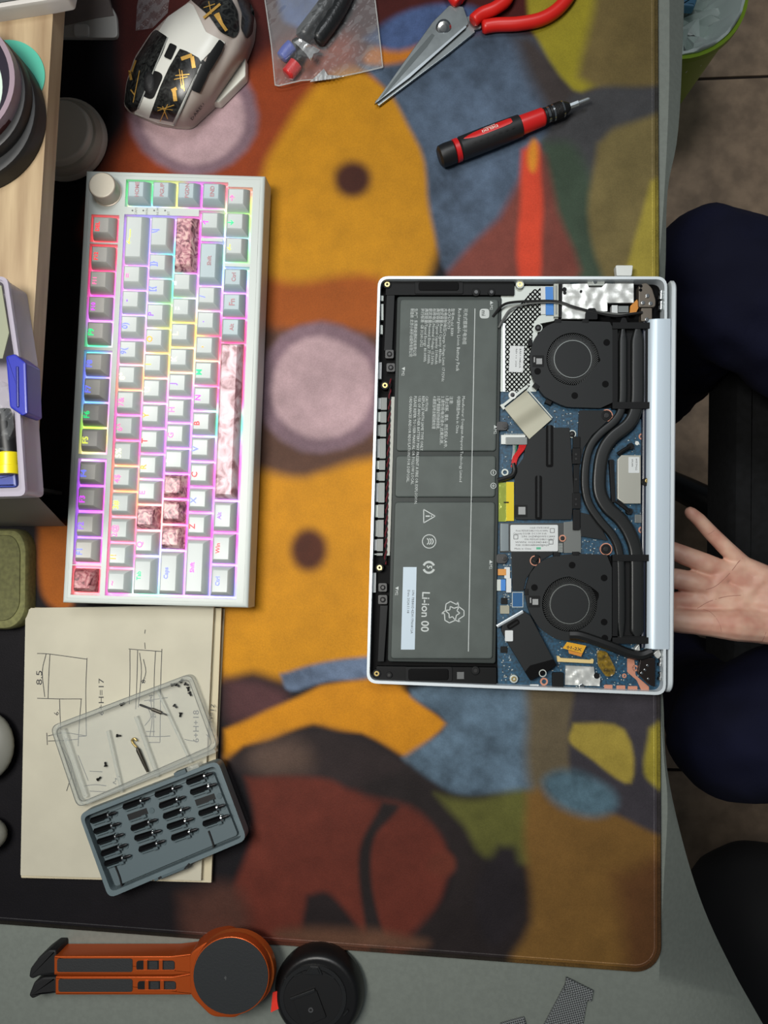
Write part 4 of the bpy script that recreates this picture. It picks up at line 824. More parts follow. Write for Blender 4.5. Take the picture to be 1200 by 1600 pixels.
for i in range(colsn+1):
    for j in range(rowsn+1):
        x = hx0+.001+(hx1-hx0-.002)*i/colsn; y = hy0+.001+(hy1-hy0-.002)*j/rowsn; p = KP(x, y, -.0066); idx[i, j] = len(vs); vs.append(p)
        q = R3 @ np.array([p.x, p.y, p.z-CAMH]); c = glow(600+FPX*q[0]/-q[2], 800-FPX*q[1]/-q[2]); cols.append((*c, 1))
mb.add(vs, [(idx[i, j], idx[i+1, j], idx[i+1, j+1], idx[i, j+1]) for i in range(colsn) for j in range(rowsn)])
build('backlight_sheet', mb, vcolmat('key_backlight', emission=2.1), kb, colors=cols, label='glowing rainbow light sheet under the keys', smooth=0)
# keycaps
def capmesh(w, tall=0):
    mb = MB(); hw, hh = w*ucx/2-.0008, ur/2-.0008
    R_ = [(0, -.0035, .0006), (.0003, -.0010, .0012), (.0024, .0050, .0022), (.0034, .0060, .0022), (.0046, .0058, .0022)]
    rings = []
    for ins, z, r in R_:
        sh_ = .0004 if z > 0 else 0
        rings.append([Vector((x, y+sh_, z+tall)) for x, y in rrl(-hw+ins, -hh+ins*1.0, hw-ins, hh-ins, r)])
    mb.loops(rings); return mb
cache = {}; artm = None
def artmat(name, a, b, c, s):
    M = bpy.data.materials.new(name); M.use_nodes = True; nt = M.node_tree; B = nt.nodes['Principled BSDF']; L = nt.links.new
    tc = nt.nodes.new('ShaderNodeTexCoord'); n = nt.nodes.new('ShaderNodeTexNoise'); n.inputs['Scale'].default_value = s; n.inputs['Distortion'].default_value = 1.5; n.inputs['Detail'].default_value = 3
    oi = nt.nodes.new('ShaderNodeObjectInfo'); va = nt.nodes.new('ShaderNodeVectorMath'); va.operation = 'ADD'; L(tc.outputs['Object'], va.inputs[0]); L(oi.outputs['Location'], va.inputs[1]); L(va.outputs[0], n.inputs['Vector']); r = nt.nodes.new('ShaderNodeValToRGB'); L(n.outputs['Fac'], r.inputs['Fac']); el = r.color_ramp.elements
    el[0].color = (*lin(a), 1); el[0].position = .34; el[1].color = (*lin(c), 1); el[1].position = .62; m_ = el.new(.48); m_.color = (*lin(b), 1); L(r.outputs['Color'], B.inputs['Base Color']); B.inputs['Roughness'].default_value = .4; return M
ART = artmat('pink_marbled_print', (96, 58, 66), (190, 130, 140), (222, 186, 180), 170); ARTD = artmat('dark_pink_marbled', (92, 36, 44), (170, 90, 98), (196, 140, 140), 200); ARTL = artmat('pale_pink_marbled', (150, 104, 110), (214, 176, 184), (222, 206, 212), 75)
lgm = {}
QK = KM.to_quaternion()
for c, r, w, s, stl, lc in keys:
    x, y = kxy(c, r); m = {'w': KCAP, 'b': KCAPB, 'g': KCAPG, 'a': ARTD if r == 0 else ART, 'a2': ARTL}[stl]
    key = (w, m.name)
    o = bpy.data.objects.new('keycap', None)
    if key not in cache:
        mb = capmesh(w); me = bpy.data.meshes.new('keycap'); me.from_pydata([tuple(v) for v in mb.v], [], mb.f); bmm = bmesh.new(); bmm.from_mesh(me); bmesh.ops.recalc_face_normals(bmm, faces=bmm.faces[:]); bmm.to_mesh(me); bmm.free()
        me.shade_smooth(); me.set_sharp_from_angle(angle=math.radians(50)); me.materials.append(m); cache[key] = me
    bpy.data.objects.remove(o); o = bpy.data.objects.new('keycap', cache[key]); COL.objects.link(o); o.parent = kb; zz = .0010 if r else .0004
    o.location = KP(x, y, zz)-ROOT[kb]; o.rotation_mode = 'QUATERNION'; o.rotation_quaternion = QK
    if stl in ('a', 'a2'): o['label'] = {'a': 'pink marbled artwork keycap', 'a2': 'long pale pink artwork space bar'}[stl]
    if s:
        cu = bpy.data.curves.new('t', 'FONT'); cu.body = s; cu.resolution_u = 2; cu.size = 1; cu.offset = .015
        to = bpy.data.objects.new('t', cu); COL.objects.link(to); bpy.context.view_layer.update(); tm = bpy.data.meshes.new_from_object(to); bpy.data.objects.remove(to)
        if len(tm.vertices):
            xs_ = [v.co.x for v in tm.vertices]; h_ = .0042 if len(s) < 3 else .0030; k_ = h_/.7
            mid = (min(xs_)+max(xs_))/2; yo = .0022 if stl != 'b' else -.0012
            if len(s) > 3 and stl != 'b': yo = .0014
            for v in tm.vertices: v.co = ((v.co.x-mid)*k_+(-.0012 if w == 1 and stl != 'b' else 0), v.co.y*k_+yo-.0006, .00615)
            if lc not in lgm: lgm[lc] = mat('legend_%d' % len(lgm), lc, .5, emit=lc, es=.9 if stl != 'b' else .25)
            tm.materials.append(lgm[lc] if stl != 'b' else mat('dull_pink_legend', (190, 140, 146), .6)); lo = bpy.data.objects.new('legend', tm); COL.objects.link(lo); lo.parent = o
# knob, indicator print
p = Kinv(159, 289, .012); kbz = thing  # position from the knob's cap
mb = MB(); a = KP(p[0], p[1], 0); mb.lathe(a, KP(p[0], p[1], .0118), [(0, .0112), (.06, .0112), (.08, .0105), (.93, .0103), (1, .0096)], 40); kn = build('volume_knob', mb, mat('champagne_metal', (188, 176, 160), .4, .2), kb, label='round champagne metal volume knob')
mb = MB(); mb.lathe(KP(p[0], p[1], .0116), KP(p[0], p[1], .0122), [(0, .0092), (.7, .0092), (1, .0088)], 40); build('knob_cap', mb, mat('knob_cap', (214, 206, 188), .35, .1), kn)
q = Kinv(181, 299, .006); mb = MB(); mb.lathe(KP(q[0], q[1], -.001), KP(q[0], q[1], .0008), [(0, .0016), (1, .0016)], 12); build('status_light', mb, mat('green_light', (60, 240, 130), .4, emit=(40, 235, 120), es=1.6), kb)
mb = MB()
for i, s in enumerate(('CAPS', 'WIN', 'NUM', 'BT')):
    x, y = Kinv(207+i*17, 329, 0); 
    cu = bpy.data.curves.new('t', 'FONT'); cu.body = '● '+s if 0 else s; cu.resolution_u = 1; to = bpy.data.objects.new('t', cu); COL.objects.link(to); bpy.context.view_layer.update(); tm = bpy.data.meshes.new_from_object(to); bpy.data.objects.remove(to)
    mb.add([KP(x-.0035+v.co.x*.0026, y-.0036+v.co.y*.0026, .0001) for v in tm.vertices], [tuple(f.vertices) for f in tm.polygons]); mb.lathe(KP(x, y, -.0001), KP(x, y, .0002), [(0, .0007), (1, .0007)], 8)
build('indicator_print', mb, mat('grey_print', (110, 112, 110), .6), kb, smooth=0)
# ================================================================ mouse
ms = thing('computer_mouse', W(290, 100, .003), 'white gaming mouse with black and gold marbled panels lying above the keyboard', 'computer mouse')
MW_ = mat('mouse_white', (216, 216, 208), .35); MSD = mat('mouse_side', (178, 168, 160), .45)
def marble(name, gold):
    M = bpy.data.materials.new(name); M.use_nodes = True; nt = M.node_tree; B = nt.nodes['Principled BSDF']; L = nt.links.new
    tc = nt.nodes.new('ShaderNodeTexCoord'); n = nt.nodes.new('ShaderNodeTexNoise'); n.inputs['Scale'].default_value = 160; n.inputs['Detail'].default_value = 6; n.inputs['Distortion'].default_value = 2
    L(tc.outputs['Object'], n.inputs['Vector']); r = nt.nodes.new('ShaderNodeValToRGB'); L(n.outputs['Fac'], r.inputs['Fac']); el = r.color_ramp.elements
    el[0].color = (*lin((10, 11, 12)), 1); el[0].position = .4; el[1].color = (*lin((64, 66, 64)), 1); el[1].position = .8; L(r.outputs['Color'], B.inputs['Base Color']); B.inputs['Roughness'].default_value = .3; return M
MARB = marble('black_marble_panel', 0); GOLD = mat('gold_print', (214, 168, 84), .35, .4)
AX0 = Vector((236, 196)); AX1 = Vector((352, -60)); AD = (AX1-AX0).normalized(); AN = Vector((-AD.y, AD.x)); AL = (AX1-AX0).length
body = [(193, 168), (197, 130), (210, 90), (235, 52), (262, 26), (292, 5), (320, -20), (362, -30), (386, -10), (399, 30), (396, 60), (384, 92), (338, 160), (298, 198), (277, 197), (245, 192), (212, 178)]
BR = [Vector(p) for p in rr(body, 8, 3)]
def mz(x, y):
    v = Vector((x, y))-AX0; t = v.dot(AD)/AL; s = v.dot(AN); t = max(0, min(1, t))
    hgt = .018+.022*math.sin(min(1, t*1.15+.12)*math.pi*.62)**1.1; wd_ = 62
    d = 1e9
    for i in range(len(BR)):
        a = BR[i-1]; e_ = BR[i]-a; q = max(0, min(1, (Vector((x, y))-a).dot(e_)/e_.length_squared)); d = min(d, (Vector((x, y))-a-e_*q).length)
    return .007+hgt*(1-math.exp(-(d+1)/13))*(1-min(1, abs(s+2)/wd_)**2.6*.2)
body = [(193, 168), (197, 130), (210, 90), (235, 52), (262, 26), (292, 5), (320, -20), (362, -30), (386, -10), (399, 30), (396, 60), (384, 92), (338, 160), (298, 198), (277, 197), (245, 192), (212, 178)]
P1('flange', mat('mouse_flange', (212, 212, 200), .4), ms, lambda m: m.slab(rr([(300, 150), (322, 158), (342, 160), (384, 118), (384, 90), (350, 60)], 3), .012, .0042, .002))
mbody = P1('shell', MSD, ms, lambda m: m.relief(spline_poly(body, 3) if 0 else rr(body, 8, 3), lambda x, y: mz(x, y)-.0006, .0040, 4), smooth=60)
def drape(name, m, poly, off=.0004, g=4, par=None, **k): return P1(name, m, par or ms, lambda q: q.relief(poly, lambda x, y: mz(x, y)+off, None, g), smooth=60, **k)
def drapes(name, m, poly, off=.0004, th=.0015, g=4, **k):
    mb = MB(); mb.relief(poly, lambda x, y: mz(x, y)+off, None, g); nv_ = len(mb.v); 
    return build(name, mb, m, ms, smooth=60, **k)
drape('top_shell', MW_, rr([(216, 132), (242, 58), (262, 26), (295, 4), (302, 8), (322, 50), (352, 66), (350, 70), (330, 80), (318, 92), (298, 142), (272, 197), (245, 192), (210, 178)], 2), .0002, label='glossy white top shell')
drape('side_panel', MARB, rr([(194, 160), (198, 130), (211, 92), (238, 50), (244, 46), (262, 58), (255, 80), (228, 136), (214, 172), (205, 176), (196, 165)], 4), .0007)
drape('left_button', MARB, [(281, 76), (292, 80), (310, 90), (314, 97), (296, 134), (270, 191), (233, 184), (250, 136), (264, 105)], .0008)
drape('button_line', mat('mouse_grey', (150, 152, 148), .4), band((314, 100), (272, 196), 2.2), .0010); drape('button_line', MATS['mouse_grey'], band((262, 58), (215, 170), 1.8), .0008)
drape('dpi_button', BLACK, rr(band((271, 69), (261, 91), 12), 3), .0012)
P1('scroll_wheel', mat('wheel_rubber', (22, 22, 23), .6, bump=.3, bs=1500), ms, lambda m: m.ball(W(238, 133, mz(238, 133)-.0045), .0105, (.62, 1.0, .72), 20, 12)); ms.children[-1]
drape('wheel_slot', DBLACK, rr(band((247, 112), (229, 153), 20), 9, 5), .0006, 3)
drape('side_button', BLACK, rr([(343, 61), (351, 68), (346, 82), (328, 112), (318, 104), (324, 88)], 3), .0014); drape('side_button', BLACK, rr([(316, 92), (330, 106), (312, 146), (298, 140), (306, 116)], 3), .0010)
drape('rear_panel', MARB, rr([(296, -2), (324, -24), (352, -20), (372, 18), (374, 48), (366, 60), (344, 50), (326, 24)], 6), .0006)
drape('rear_panel', MARB, rr([(362, -24), (382, -16), (398, 20), (395, 52), (386, 62), (376, 44), (378, 20)], 5), .0006)
mb = MB()
def gs(a, b, w): mb.relief(band(a, b, w), lambda x, y: mz(x, y)+.0012, None, 5)
for a, b, w in (((283, 92), (300, 86), 6), ((300, 88), (303, 106), 6), ((284, 110), (288, 142), 1.6), ((274, 118), (296, 116), 1.6), ((272, 124), (293, 120), 1.2), ((280, 108), (284, 138), 1.2), ((268, 142), (276, 138), 5), ((272, 142), (274, 158), 6), ((246, 173), (272, 164), 1.4), ((254, 166), (262, 186), 1.4), ((262, 163), (250, 190), 1.2), ((246, 168), (270, 172), 1),
                ((318, 28), (344, 6), 4), ((336, 22), (354, 48), 5), ((340, 20), (346, 36), 5), ((318, 12), (336, 6), 1.4), ((326, 2), (330, 22), 1.4), ((205, 125), (202, 110), 4), ((212, 94), (206, 112), 3), ((208, 160), (218, 110), 1.2), ((210, 148), (204, 140), 2)): gs(a, b, w)
mb.relief(circ(285, 136, 2.6, 10), lambda x, y: mz(x, y)+.0012, None, 5); build('gold_pattern', mb, GOLD, ms, smooth=0, kind='stuff', label='gold line ornament')
mb = MB(); text_mb(mb, 'DAREU', 301, 188, lambda x, y: mz(x, y)+.0006, 4.6, 52, length=31); build('brand_lettering', mb, INK, ms, smooth=0)
# ================================================================ scissors
sc = thing('scissors', W(690, 60, .003), 'steel scissors with bright red looped handles', 'scissors')
BL_ = mat('scissor_steel', (146, 152, 152), .3, .85, noise=.06, ns=80)
bl2 = P1('blade', BL_, sc, lambda m: m.slab([(592, 165), (586, 158), (630, 118), (700, 60), (738, 36), (742, 50), (700, 84)], .0066, .0046, .0004))
bl1 = P1('blade', BL_, sc, lambda m: m.slab(rr([(585, 162, 0), (640, 84, 0), (676, 34, 2), (702, 8, 2), (724, 10, 2), (733, 36, 5), (727, 42, 4), (640, 120, 0)], 1), .0090, .0067, .0005))
P1('hollow_grind', mat('dull_steel', (96, 102, 102), .4, .7), sc, lambda m: m.slab([(675, 52), (679, 55), (668, 72), (600, 150), (592, 156), (640, 92)], .00915, .0088))
P1('edge_bevel', SILVER, sc, lambda m: m.slab([(588, 160), (727, 40), (729, 42), (640, 121)], .00910, .0088))
P1('pivot_rivet', CHROME, sc, lambda m: m.lathe(W(693, 44, .0088), W(693, 44, .0112), [(0, .0062), (.3, .0062), (.8, .0048), (.85, .0030), (1, .0022)], 28))
RH = mat('red_vinyl', (216, 34, 26), .38)
def cap_tube(name, pts, r, m, par, z=None):
    c = [W(p.x, p.y, p.z) for p in spline(pts, 6)]; n = len(c); rs = [r*.72]+[r]*(n-2)+[r*.72]; return P1(name, m, par, lambda q: q.tube(c, rs, 14), smooth=60)
cap_tube('handle', [(753, 43, .0075), (775, 39, .0080), (812, 37, .0085), (848, 29, .0085), (876, 10, .0085), (895, -20, .0085), (900, -70, .0085), (872, -118, .0085), (820, -128, .0085), (770, -100, .0085), (730, -40, .0085), (716, 2, .0092)], .0052, RH, sc)
cap_tube('handle', [(738, 34, .0098), (752, 22, .0100), (775, 12, .0105), (795, -8, .0105), (800, -60, .0105), (770, -120, .0105), (720, -140, .0105), (690, -110, .0105), (688, -60, .0105), (706, -10, .0105), (718, 6, .0095)], .0050, RH, sc)
P1('handle_end', BL_, sc, lambda m: m.slab(rr([(720, 30), (748, 20), (752, 44), (735, 48)], 2), .0064, .0048))
# ================================================================ screwdriver
sd_ = thing('screwdriver', W(800, 205, .003), 'black and red precision screwdriver lying above the laptop', 'screwdriver')
sa = W(686, 246, .0125); sb = W(921, 154, .0125); sb.z = .0125
def sl(name, m, prof, seg=28, par=sd_, **k): return P1(name, m, par, lambda q: q.lathe(sa, sb, prof, seg), smooth=35, **k)
k_ = S(.0125)
sl('end_cap', BLACK, [(0, 13*k_), (.012, 17*k_), (.05, 18*k_), (.10, 17.5*k_), (.105, 16*k_)]); sl('red_ring', RED, [(.104, 16.5*k_), (.108, 18.4*k_), (.136, 18.2*k_), (.14, 16.5*k_)])
sl('grip', mat('grip_black', (24, 25, 26), .5), [(.139, 16*k_), (.15, 18.5*k_), (.35, 18.5*k_), (.50, 17.5*k_), (.54, 17*k_), (.545, 15*k_)]); sl('red_sleeve', mat('red_plastic', (204, 34, 32), .35), [(.540, 14*k_), (.55, 15*k_), (.69, 14*k_), (.70, 12*k_)])
sl('collar', BLACK, [(.70, 11*k_), (.702, 12.5*k_), (.715, 12.5*k_), (.716, 11*k_)]); sl('chrome_ring', CHROME, [(.716, 11*k_), (.718, 12.5*k_), (.735, 12*k_), (.737, 11*k_)]); sl('collar', BLACK, [(.737, 12*k_), (.739, 13*k_), (.75, 13*k_), (.752, 12*k_)]); sl('chrome_ring', CHROME, [(.752, 12*k_), (.753, 13*k_), (.764, 13*k_), (.765, 12*k_)])
sl('knurled_chuck', mat('knurled_black', (20, 20, 21), .45, .3, bump=.6, bs=1800), [(.765, 12.2*k_), (.77, 13*k_), (.81, 13*k_), (.815, 12.5*k_)]); sl('chrome_ring', CHROME, [(.815, 12.6*k_), (.816, 13*k_), (.826, 12.6*k_), (.828, 11.6*k_)]); sl('chuck_nose', BLACK, [(.828, 11.6*k_), (.85, 9*k_), (.868, 6*k_), (.87, 4.5*k_)])
sl('hex_bit', SILVER, [(.87, 4.4*k_), (.925, 4.4*k_), (.93, 3.2*k_)], 6); sl('bit_tip', SILVER, [(.93, 3.0*k_), (.99, 2.8*k_), (1, 1.6*k_)], 14)
# inlay with lettering on top of the grip
def onbar(t, s, up):                                    # t along, s across px, raised up
    d = (sb-sa).normalized(); n_ = Vector((-d.y, d.x, 0)); a_ = s/18.3; r_ = 18.3*k_+up; return sa+(sb-sa)*t+n_*math.sin(a_)*r_+Vector((0, 0, math.cos(a_)*r_))
mb = MB(); R_ = []
for i, (t, h) in enumerate(((.17, .4), (.20, 3), (.24, 5.2), (.30, 6), (.42, 6), (.47, 5.5), (.485, 4))): R_.append([onbar(t, 5+h*q, .0004-.0002*abs(q)) for q in (-1, -.5, 0, .5, 1)])
mb.add([p for r in R_ for p in r], [(i*5+j, i*5+j+1, (i+1)*5+j+1, (i+1)*5+j) for i in range(len(R_)-1) for j in range(4)]); inl = build('red_inlay', mb, mat('red_plastic', (0, 0, 0)), sd_)
cu = bpy.data.curves.new('t', 'FONT'); cu.body = 'DELIXI'; cu.resolution_u = 2; cu.offset = .03; to = bpy.data.objects.new('t', cu); COL.objects.link(to); bpy.context.view_layer.update(); tm = bpy.data.meshes.new_from_object(to); xs_ = [v.co.x for v in tm.vertices]
mb = MB(); mx_ = max(xs_); mb.add([onbar(.395-v.co.x/mx_*.105, 5.5-(v.co.y*6.0)+.6, .0006) for v in tm.vertices], [tuple(f.vertices) for f in tm.polygons])
cu.body = 'ELECTRIC'; bpy.context.view_layer.update(); tm = bpy.data.meshes.new_from_object(to); xs_ = [v.co.x for v in tm.vertices]; mx_ = max(xs_); mb.add([onbar(.380-v.co.x/mx_*.075, 9.2-(v.co.y*2.8)+.3, .0006) for v in tm.vertices], [tuple(f.vertices) for f in tm.polygons]); bpy.data.objects.remove(to)
build('lettering', mb, mat('cream_print', (226, 206, 196), .6), sd_, smooth=0)
mb = MB()
for i in range(7): t = .215+i*.042; mb.add([onbar(t, -7, .0004), onbar(t+.018, -6, .0004), onbar(t+.020, -8.2, .0004), onbar(t+.004, -9, .0004)], [(0, 1, 2, 3)])
build('grip_marks', mb, DBLACK, sd_, smooth=0)
# ================================================================ plastic bag with a black cable bundle
def wr(s, a, seed=0): return lambda x, y: a*(math.sin(x*s+seed)*math.sin(y*s*1.3+seed*2)+.5*math.sin(x*s*2.3+y*s*1.7+seed))
def clearmat(name, tint, alpha, r, b, bs):
    M = bpy.data.materials.new(name); M.use_nodes = True; nt = M.node_tree; B = nt.nodes['Principled BSDF']; L = nt.links.new
    B.inputs['Base Color'].default_value = (*lin(tint), 1); B.inputs['Roughness'].default_value = r; B.inputs['Specular IOR Level'].default_value = .9
    tr = nt.nodes.new('ShaderNodeBsdfTransparent'); mx = nt.nodes.new('ShaderNodeMixShader'); fr = nt.nodes.new('ShaderNodeFresnel'); fr.inputs[0].default_value = 1.5
    mr = nt.nodes.new('ShaderNodeMapRange'); mr.inputs[3].default_value = 1-alpha; mr.inputs[4].default_value = 1-alpha*2.2; L(fr.outputs[0], mr.inputs[0]); L(mr.outputs[0], mx.inputs[0])
    n = nt.nodes.new('ShaderNodeTexNoise'); tc = nt.nodes.new('ShaderNodeTexCoord'); n.inputs['Scale'].default_value = bs; n.inputs['Distortion'].default_value = 1; L(tc.outputs['Object'], n.inputs['Vector'])
    bp = nt.nodes.new('ShaderNodeBump'); bp.inputs['Strength'].default_value = b; bp.inputs['Distance'].default_value = .002; L(n.outputs['Fac'], bp.inputs['Height']); L(bp.outputs['Normal'], B.inputs['Normal']); L(bp.outputs['Normal'], fr.inputs['Normal'])
    L(B.outputs[0], mx.inputs[1]); L(tr.outputs[0], mx.inputs[2]); L(mx.outputs[0], nt.nodes['Material Output'].inputs[0]); return M
POLY = clearmat('clear_polythene', (190, 194, 196), .10, .22, .35, 60); CLR = clearmat('clear_box_plastic', (216, 220, 216), .16, .1, .1, 60); CLRE = clearmat('clear_box_edge', (216, 220, 212), .24, .15, .2, 80)
cb = thing('cable_bundle', W(500, 40, .004), 'two black sleeved cables with a blue and a red end, inside the plastic bag', 'cable')
bs_ = mat('black_sleeving', (30, 32, 33), .35, bump=.5, bs=300)
cap_tube('sleeve', [(470, 60, .012), (492, 32, .013), (512, 4, .013), (535, -40, .013)], .0068, bs_, cb); cap_tube('sleeve', [(492, 66, .012), (512, 40, .013), (534, 4, .013), (552, -40, .013)], .0068, bs_, cb)
cap_tube('blue_end', [(440, 92, .009), (448, 80, .010), (458, 70, .011)], .0052, mat('blue_boot', (56, 78, 176), .35, bump=.6, bs=250), cb); cap_tube('red_end', [(448, 118, .009), (458, 106, .0095), (464, 98, .010)], .0056, mat('red_boot', (206, 48, 50), .35, bump=.6, bs=250), cb)
cap_tube('lead', [(458, 70, .010), (468, 64, .011)], .0035, BLK, cb); cap_tube('lead', [(464, 98, .0095), (470, 84, .010), (482, 72, .011)], .0032, BLK, cb)
pb = thing('plastic_bag', W(510, 60, .004), 'clear crinkled plastic bag between the mouse and the scissors', 'plastic bag')
def bagz(x, y):
    d = 1e9
    for a, b in (((445, 95), (530, -40)), ((452, 115), (470, 90))):
        a = Vector(a); b = Vector(b); v = Vector((x, y)); t = max(0, min(1, (v-a).dot(b-a)/(b-a).length_squared)); d = min(d, (v-a-(b-a)*t).length)
    return .0062+.0165*math.exp(-(d/30)**2)*min(1, max(.2, (130-y)/40))+.0009*wr(.16, 1)(x, y)+.0005*wr(.41, 1, 2)(x, y)
bagp = [(404, -70), (414, 0), (424, 70), (430, 133), (436, 134), (470, 126), (520, 122), (560, 114), (598, 105), (592, 50), (586, 0), (582, -70)]
P1('top_film', POLY, pb, lambda m: m.relief(bagp, bagz, None, 4), smooth=80); P1('bottom_film', POLY, pb, lambda m: m.relief(bagp, lambda x, y: .0042, None, 30))
SEAM = mat('bag_seam', (206, 208, 206), .25, trans=.45)
mb = MB()
for a, b in zip(bagp, bagp[1:]): mb.tube([W(*a, bagz(*a)), W(*((Vector(a)+Vector(b))/2), bagz(*((Vector(a)+Vector(b))/2))), W(*b, bagz(*b))], .0005, 5)
build('bag_seam', mb, SEAM, pb)
P1('silver_seal', mat('silver_glint', (226, 228, 228), .2, .6, bump=.4, bs=200), pb, lambda m: (m.relief([(460, 66), (468, 60), (500, 78), (497, 82), (490, 84), (486, 96), (478, 84)], lambda x, y: bagz(x, y)+.0004, None, 2), m.relief([(484, 128), (506, 107), (512, 117), (540, 119), (520, 123)], lambda x, y: .0075+.0008*math.sin(x*.9), None, 2)))
w2 = thing('wrapper', W(240, 30, .004), 'small clear cellophane wrapper behind the mouse, top left', 'wrapper'); P1('film', POLY, w2, lambda m: m.relief([(222, -30), (268, -30), (262, 20), (238, 44), (212, 48), (214, 10)], lambda x, y: .0055+.001*wr(.2, 1)(x, y), None, 3), smooth=80)
# ================================================================ notebook
NB = .0150
PAP = mat('cream_paper', (186, 181, 162), .8, noise=.02, ns=30)
nb = thing('notebook', W(190, 1160, .003), 'cream notebook open to a page of pen sketches, below the keyboard', 'notebook')
def nz(x, y):
    t = max(0, min(1, (x-36)/70)); return NB-.0028*(1-t)**2+.0004*math.sin((x-120)/60)
P1('top_page', PAP, nb, lambda m: m.relief(rr([(40, 950, 14), (334, 946, 1), (314, 1376, 1), (32, 1368, 2)], 2), nz, .0105, 12), smooth=50)
for k in range(5): slab('page_block', mat('page_edge_%d' % (k % 2), ((196, 186, 158), (168, 158, 130))[k % 2], .85), nb, rr([(42, 950), (344-k*1.0+2, 950), (328-k*1.0+2, 1379-k*.3), (33, 1371)], 1), .0105-k*.0013, .0105-(k+1)*.0013-.0001)
slab('back_cover', mat('cover_board', (188, 176, 146), .7), nb, rr([(41, 949), (351, 951), (331, 1379), (33, 1372)], 1.5), .0049 if 0 else .0042, .0031, .0003)
PEN = mat('pen_ink', (52, 52, 54), .7); mb = MB()
def st_(pts, w=1.0):
    p = [(v.x, v.y) for v in spline([(*q, 0) for q in pts], 3)]
    for a, b in zip(p, p[1:]):
        q = band(a, b, w)
        mb.add([W(*c, nz(*c)+.00012) for c in q], [(0, 1, 2, 3)])
for pts in ([(58, 1021), (78, 1022), (136, 1030)], [(136, 1028), (134, 1080), (135, 1150)], [(72, 1022), (66, 1050), (70, 1089)], [(78, 1022), (76, 1060), (75, 1091)], [(58, 1091), (90, 1092), (128, 1092)], [(93, 1092), (94, 1120), (95, 1140)], [(127, 1092), (124, 1130), (122, 1166)], [(75, 1150), (100, 1145), (135, 1150)], [(73, 1145), (74, 1164)], [(75, 1158), (100, 1157), (122, 1155)], [(134, 1150), (122, 1151)],
            [(201, 1014), (225, 1016), (253, 1018)], [(203, 1015), (203, 1060), (202, 1100)], [(215, 1016), (214, 1060), (212, 1108)], [(218, 1020), (221, 1050), (216, 1105)], [(243, 1018), (241, 1060), (240, 1150)], [(253, 1014), (251, 1070), (250, 1160)], [(226, 1004), (227, 1014)], [(227, 984), (226, 990)], [(224, 1030), (228, 1050), (222, 1068)], [(235, 1090), (238, 1120), (234, 1152)], [(226, 1150), (245, 1151), (266, 1150)], [(232, 1160), (250, 1160)], [(228, 1143), (242, 1143)],
            [(288, 1155), (296, 1157), (304, 1158)], [(96, 1166), (110, 1190), (120, 1230)], [(100, 1180), (112, 1205), (104, 1236)], [(140, 1205), (160, 1206)], [(132, 1228), (150, 1226), (166, 1228)], [(140, 1236), (180, 1238)], [(122, 1180), (130, 1200), (138, 1220)], [(225, 1095), (262, 1090)], [(230, 1104), (236, 1120), (226, 1134)]): st_(pts, 1.1)
zt = lambda x, y: nz(x, y)+.00014
for s, x, y, h, a, l in (('8.5', 61, 1070, 9, 90, 22), ('6.', 88, 1118, 8, 90, 9), ('6+H=17', 158, 1118, 8, 90, 58), ('8.', 224, 1068, 7, 90, 9), ('6+H+18', 306, 1160, 9, 90, 50), ('6.5+H=17', 324, 1152, 6, 80, 52), ('14', 236, 1096, 7, 90, 11), ('2H', 240, 1122, 7, 90, 12), ('6', 100, 1160, 7, 60, 7), ('M1', 178, 1226, 6, 60, 14)): text_mb(mb, s, x+h*.5, y, zt, h, a, length=l)
build('pen_sketch', mb, PEN, nb, smooth=0, label='hand-drawn pen dimension sketches and figures')
# ================================================================ screwdriver bit case, open
CASE = mat('case_slate', (92, 106, 110), .45, noise=.03, ns=80); CZ = .0155
bc = thing('bit_case', W(250, 1290, CZ), 'slate grey bit case with its clear lid folded open, lying on the notebook', 'case')
tc = [(123, 1272), (340, 1188), (386, 1312), (170, 1404)]
tw = [W(*p, .0265) for p in tc]
tin = []
c_ = Vector((sum(p[0] for p in tc)/4, sum(p[1] for p in tc)/4))
def shr(P, f): return [tuple(c_+(Vector(p)-c_)*f) for p in P]
to_ = rr(tc, 13, 5); ti_ = rr([(130, 1277), (336, 1196), (379, 1308), (174, 1394)], 9, 5)
P1('tray', CASE, bc, lambda m: (m.ring(to_, ti_, .0265, CZ), m.slab(rr(inset(ccw(tc), 2), 12, 5), .0185, CZ)), smooth=40)
P1('tray_deck', mat('case_deck', (86, 99, 103), .45), bc, lambda m: m.slab(rr([(139, 1283), (333, 1206), (372, 1305), (180, 1386)], 5), .0222, .0180, .0006))
LT = mat('latch_slate', (76, 90, 94), .45); slab('latch', LT, bc, rr(band((240, 1374), (292, 1353), 8), 2), .0262, .0170, .0006); slab('latch_notch', DBLACK, bc, band((288, 1358), (296, 1349), 2.4), .0266, .0255); slab('latch_notch', DBLACK, bc, band((247, 1373), (252, 1370), 3), .0266, .0255)
slab('hinge_tab', LT, bc, rr(band((272, 1212), (290, 1205), 7), 1.5), .0270, .0200, .0004)
for pts in ([(180, 1352), (187, 1370), (191, 1386)], [(326, 1298), (333, 1318), (335, 1332)]): P1('tray_groove', DBLACK, bc, lambda m: m.tube([W(p.x, p.y, .0221) for p in spline([(*q, 0) for q in pts], 4)], .0009, 6))
slots = []
for bx0, by0, sx, sy, miss in ((171, 1273, 5.6, 16.8, ()), (222, 1251, 6.2, 16.6, (1,)), (272, 1232, 6.4, 16.8, ()), (321, 1212, 6.5, 16.4, (2,))):
    for k in range(5): slots.append((bx0+sx*k, by0+sy*k, k in miss))
DR = Vector((-.945, .327)); DN = Vector((-DR.y, DR.x))
mb = MB(); mr_ = MB()
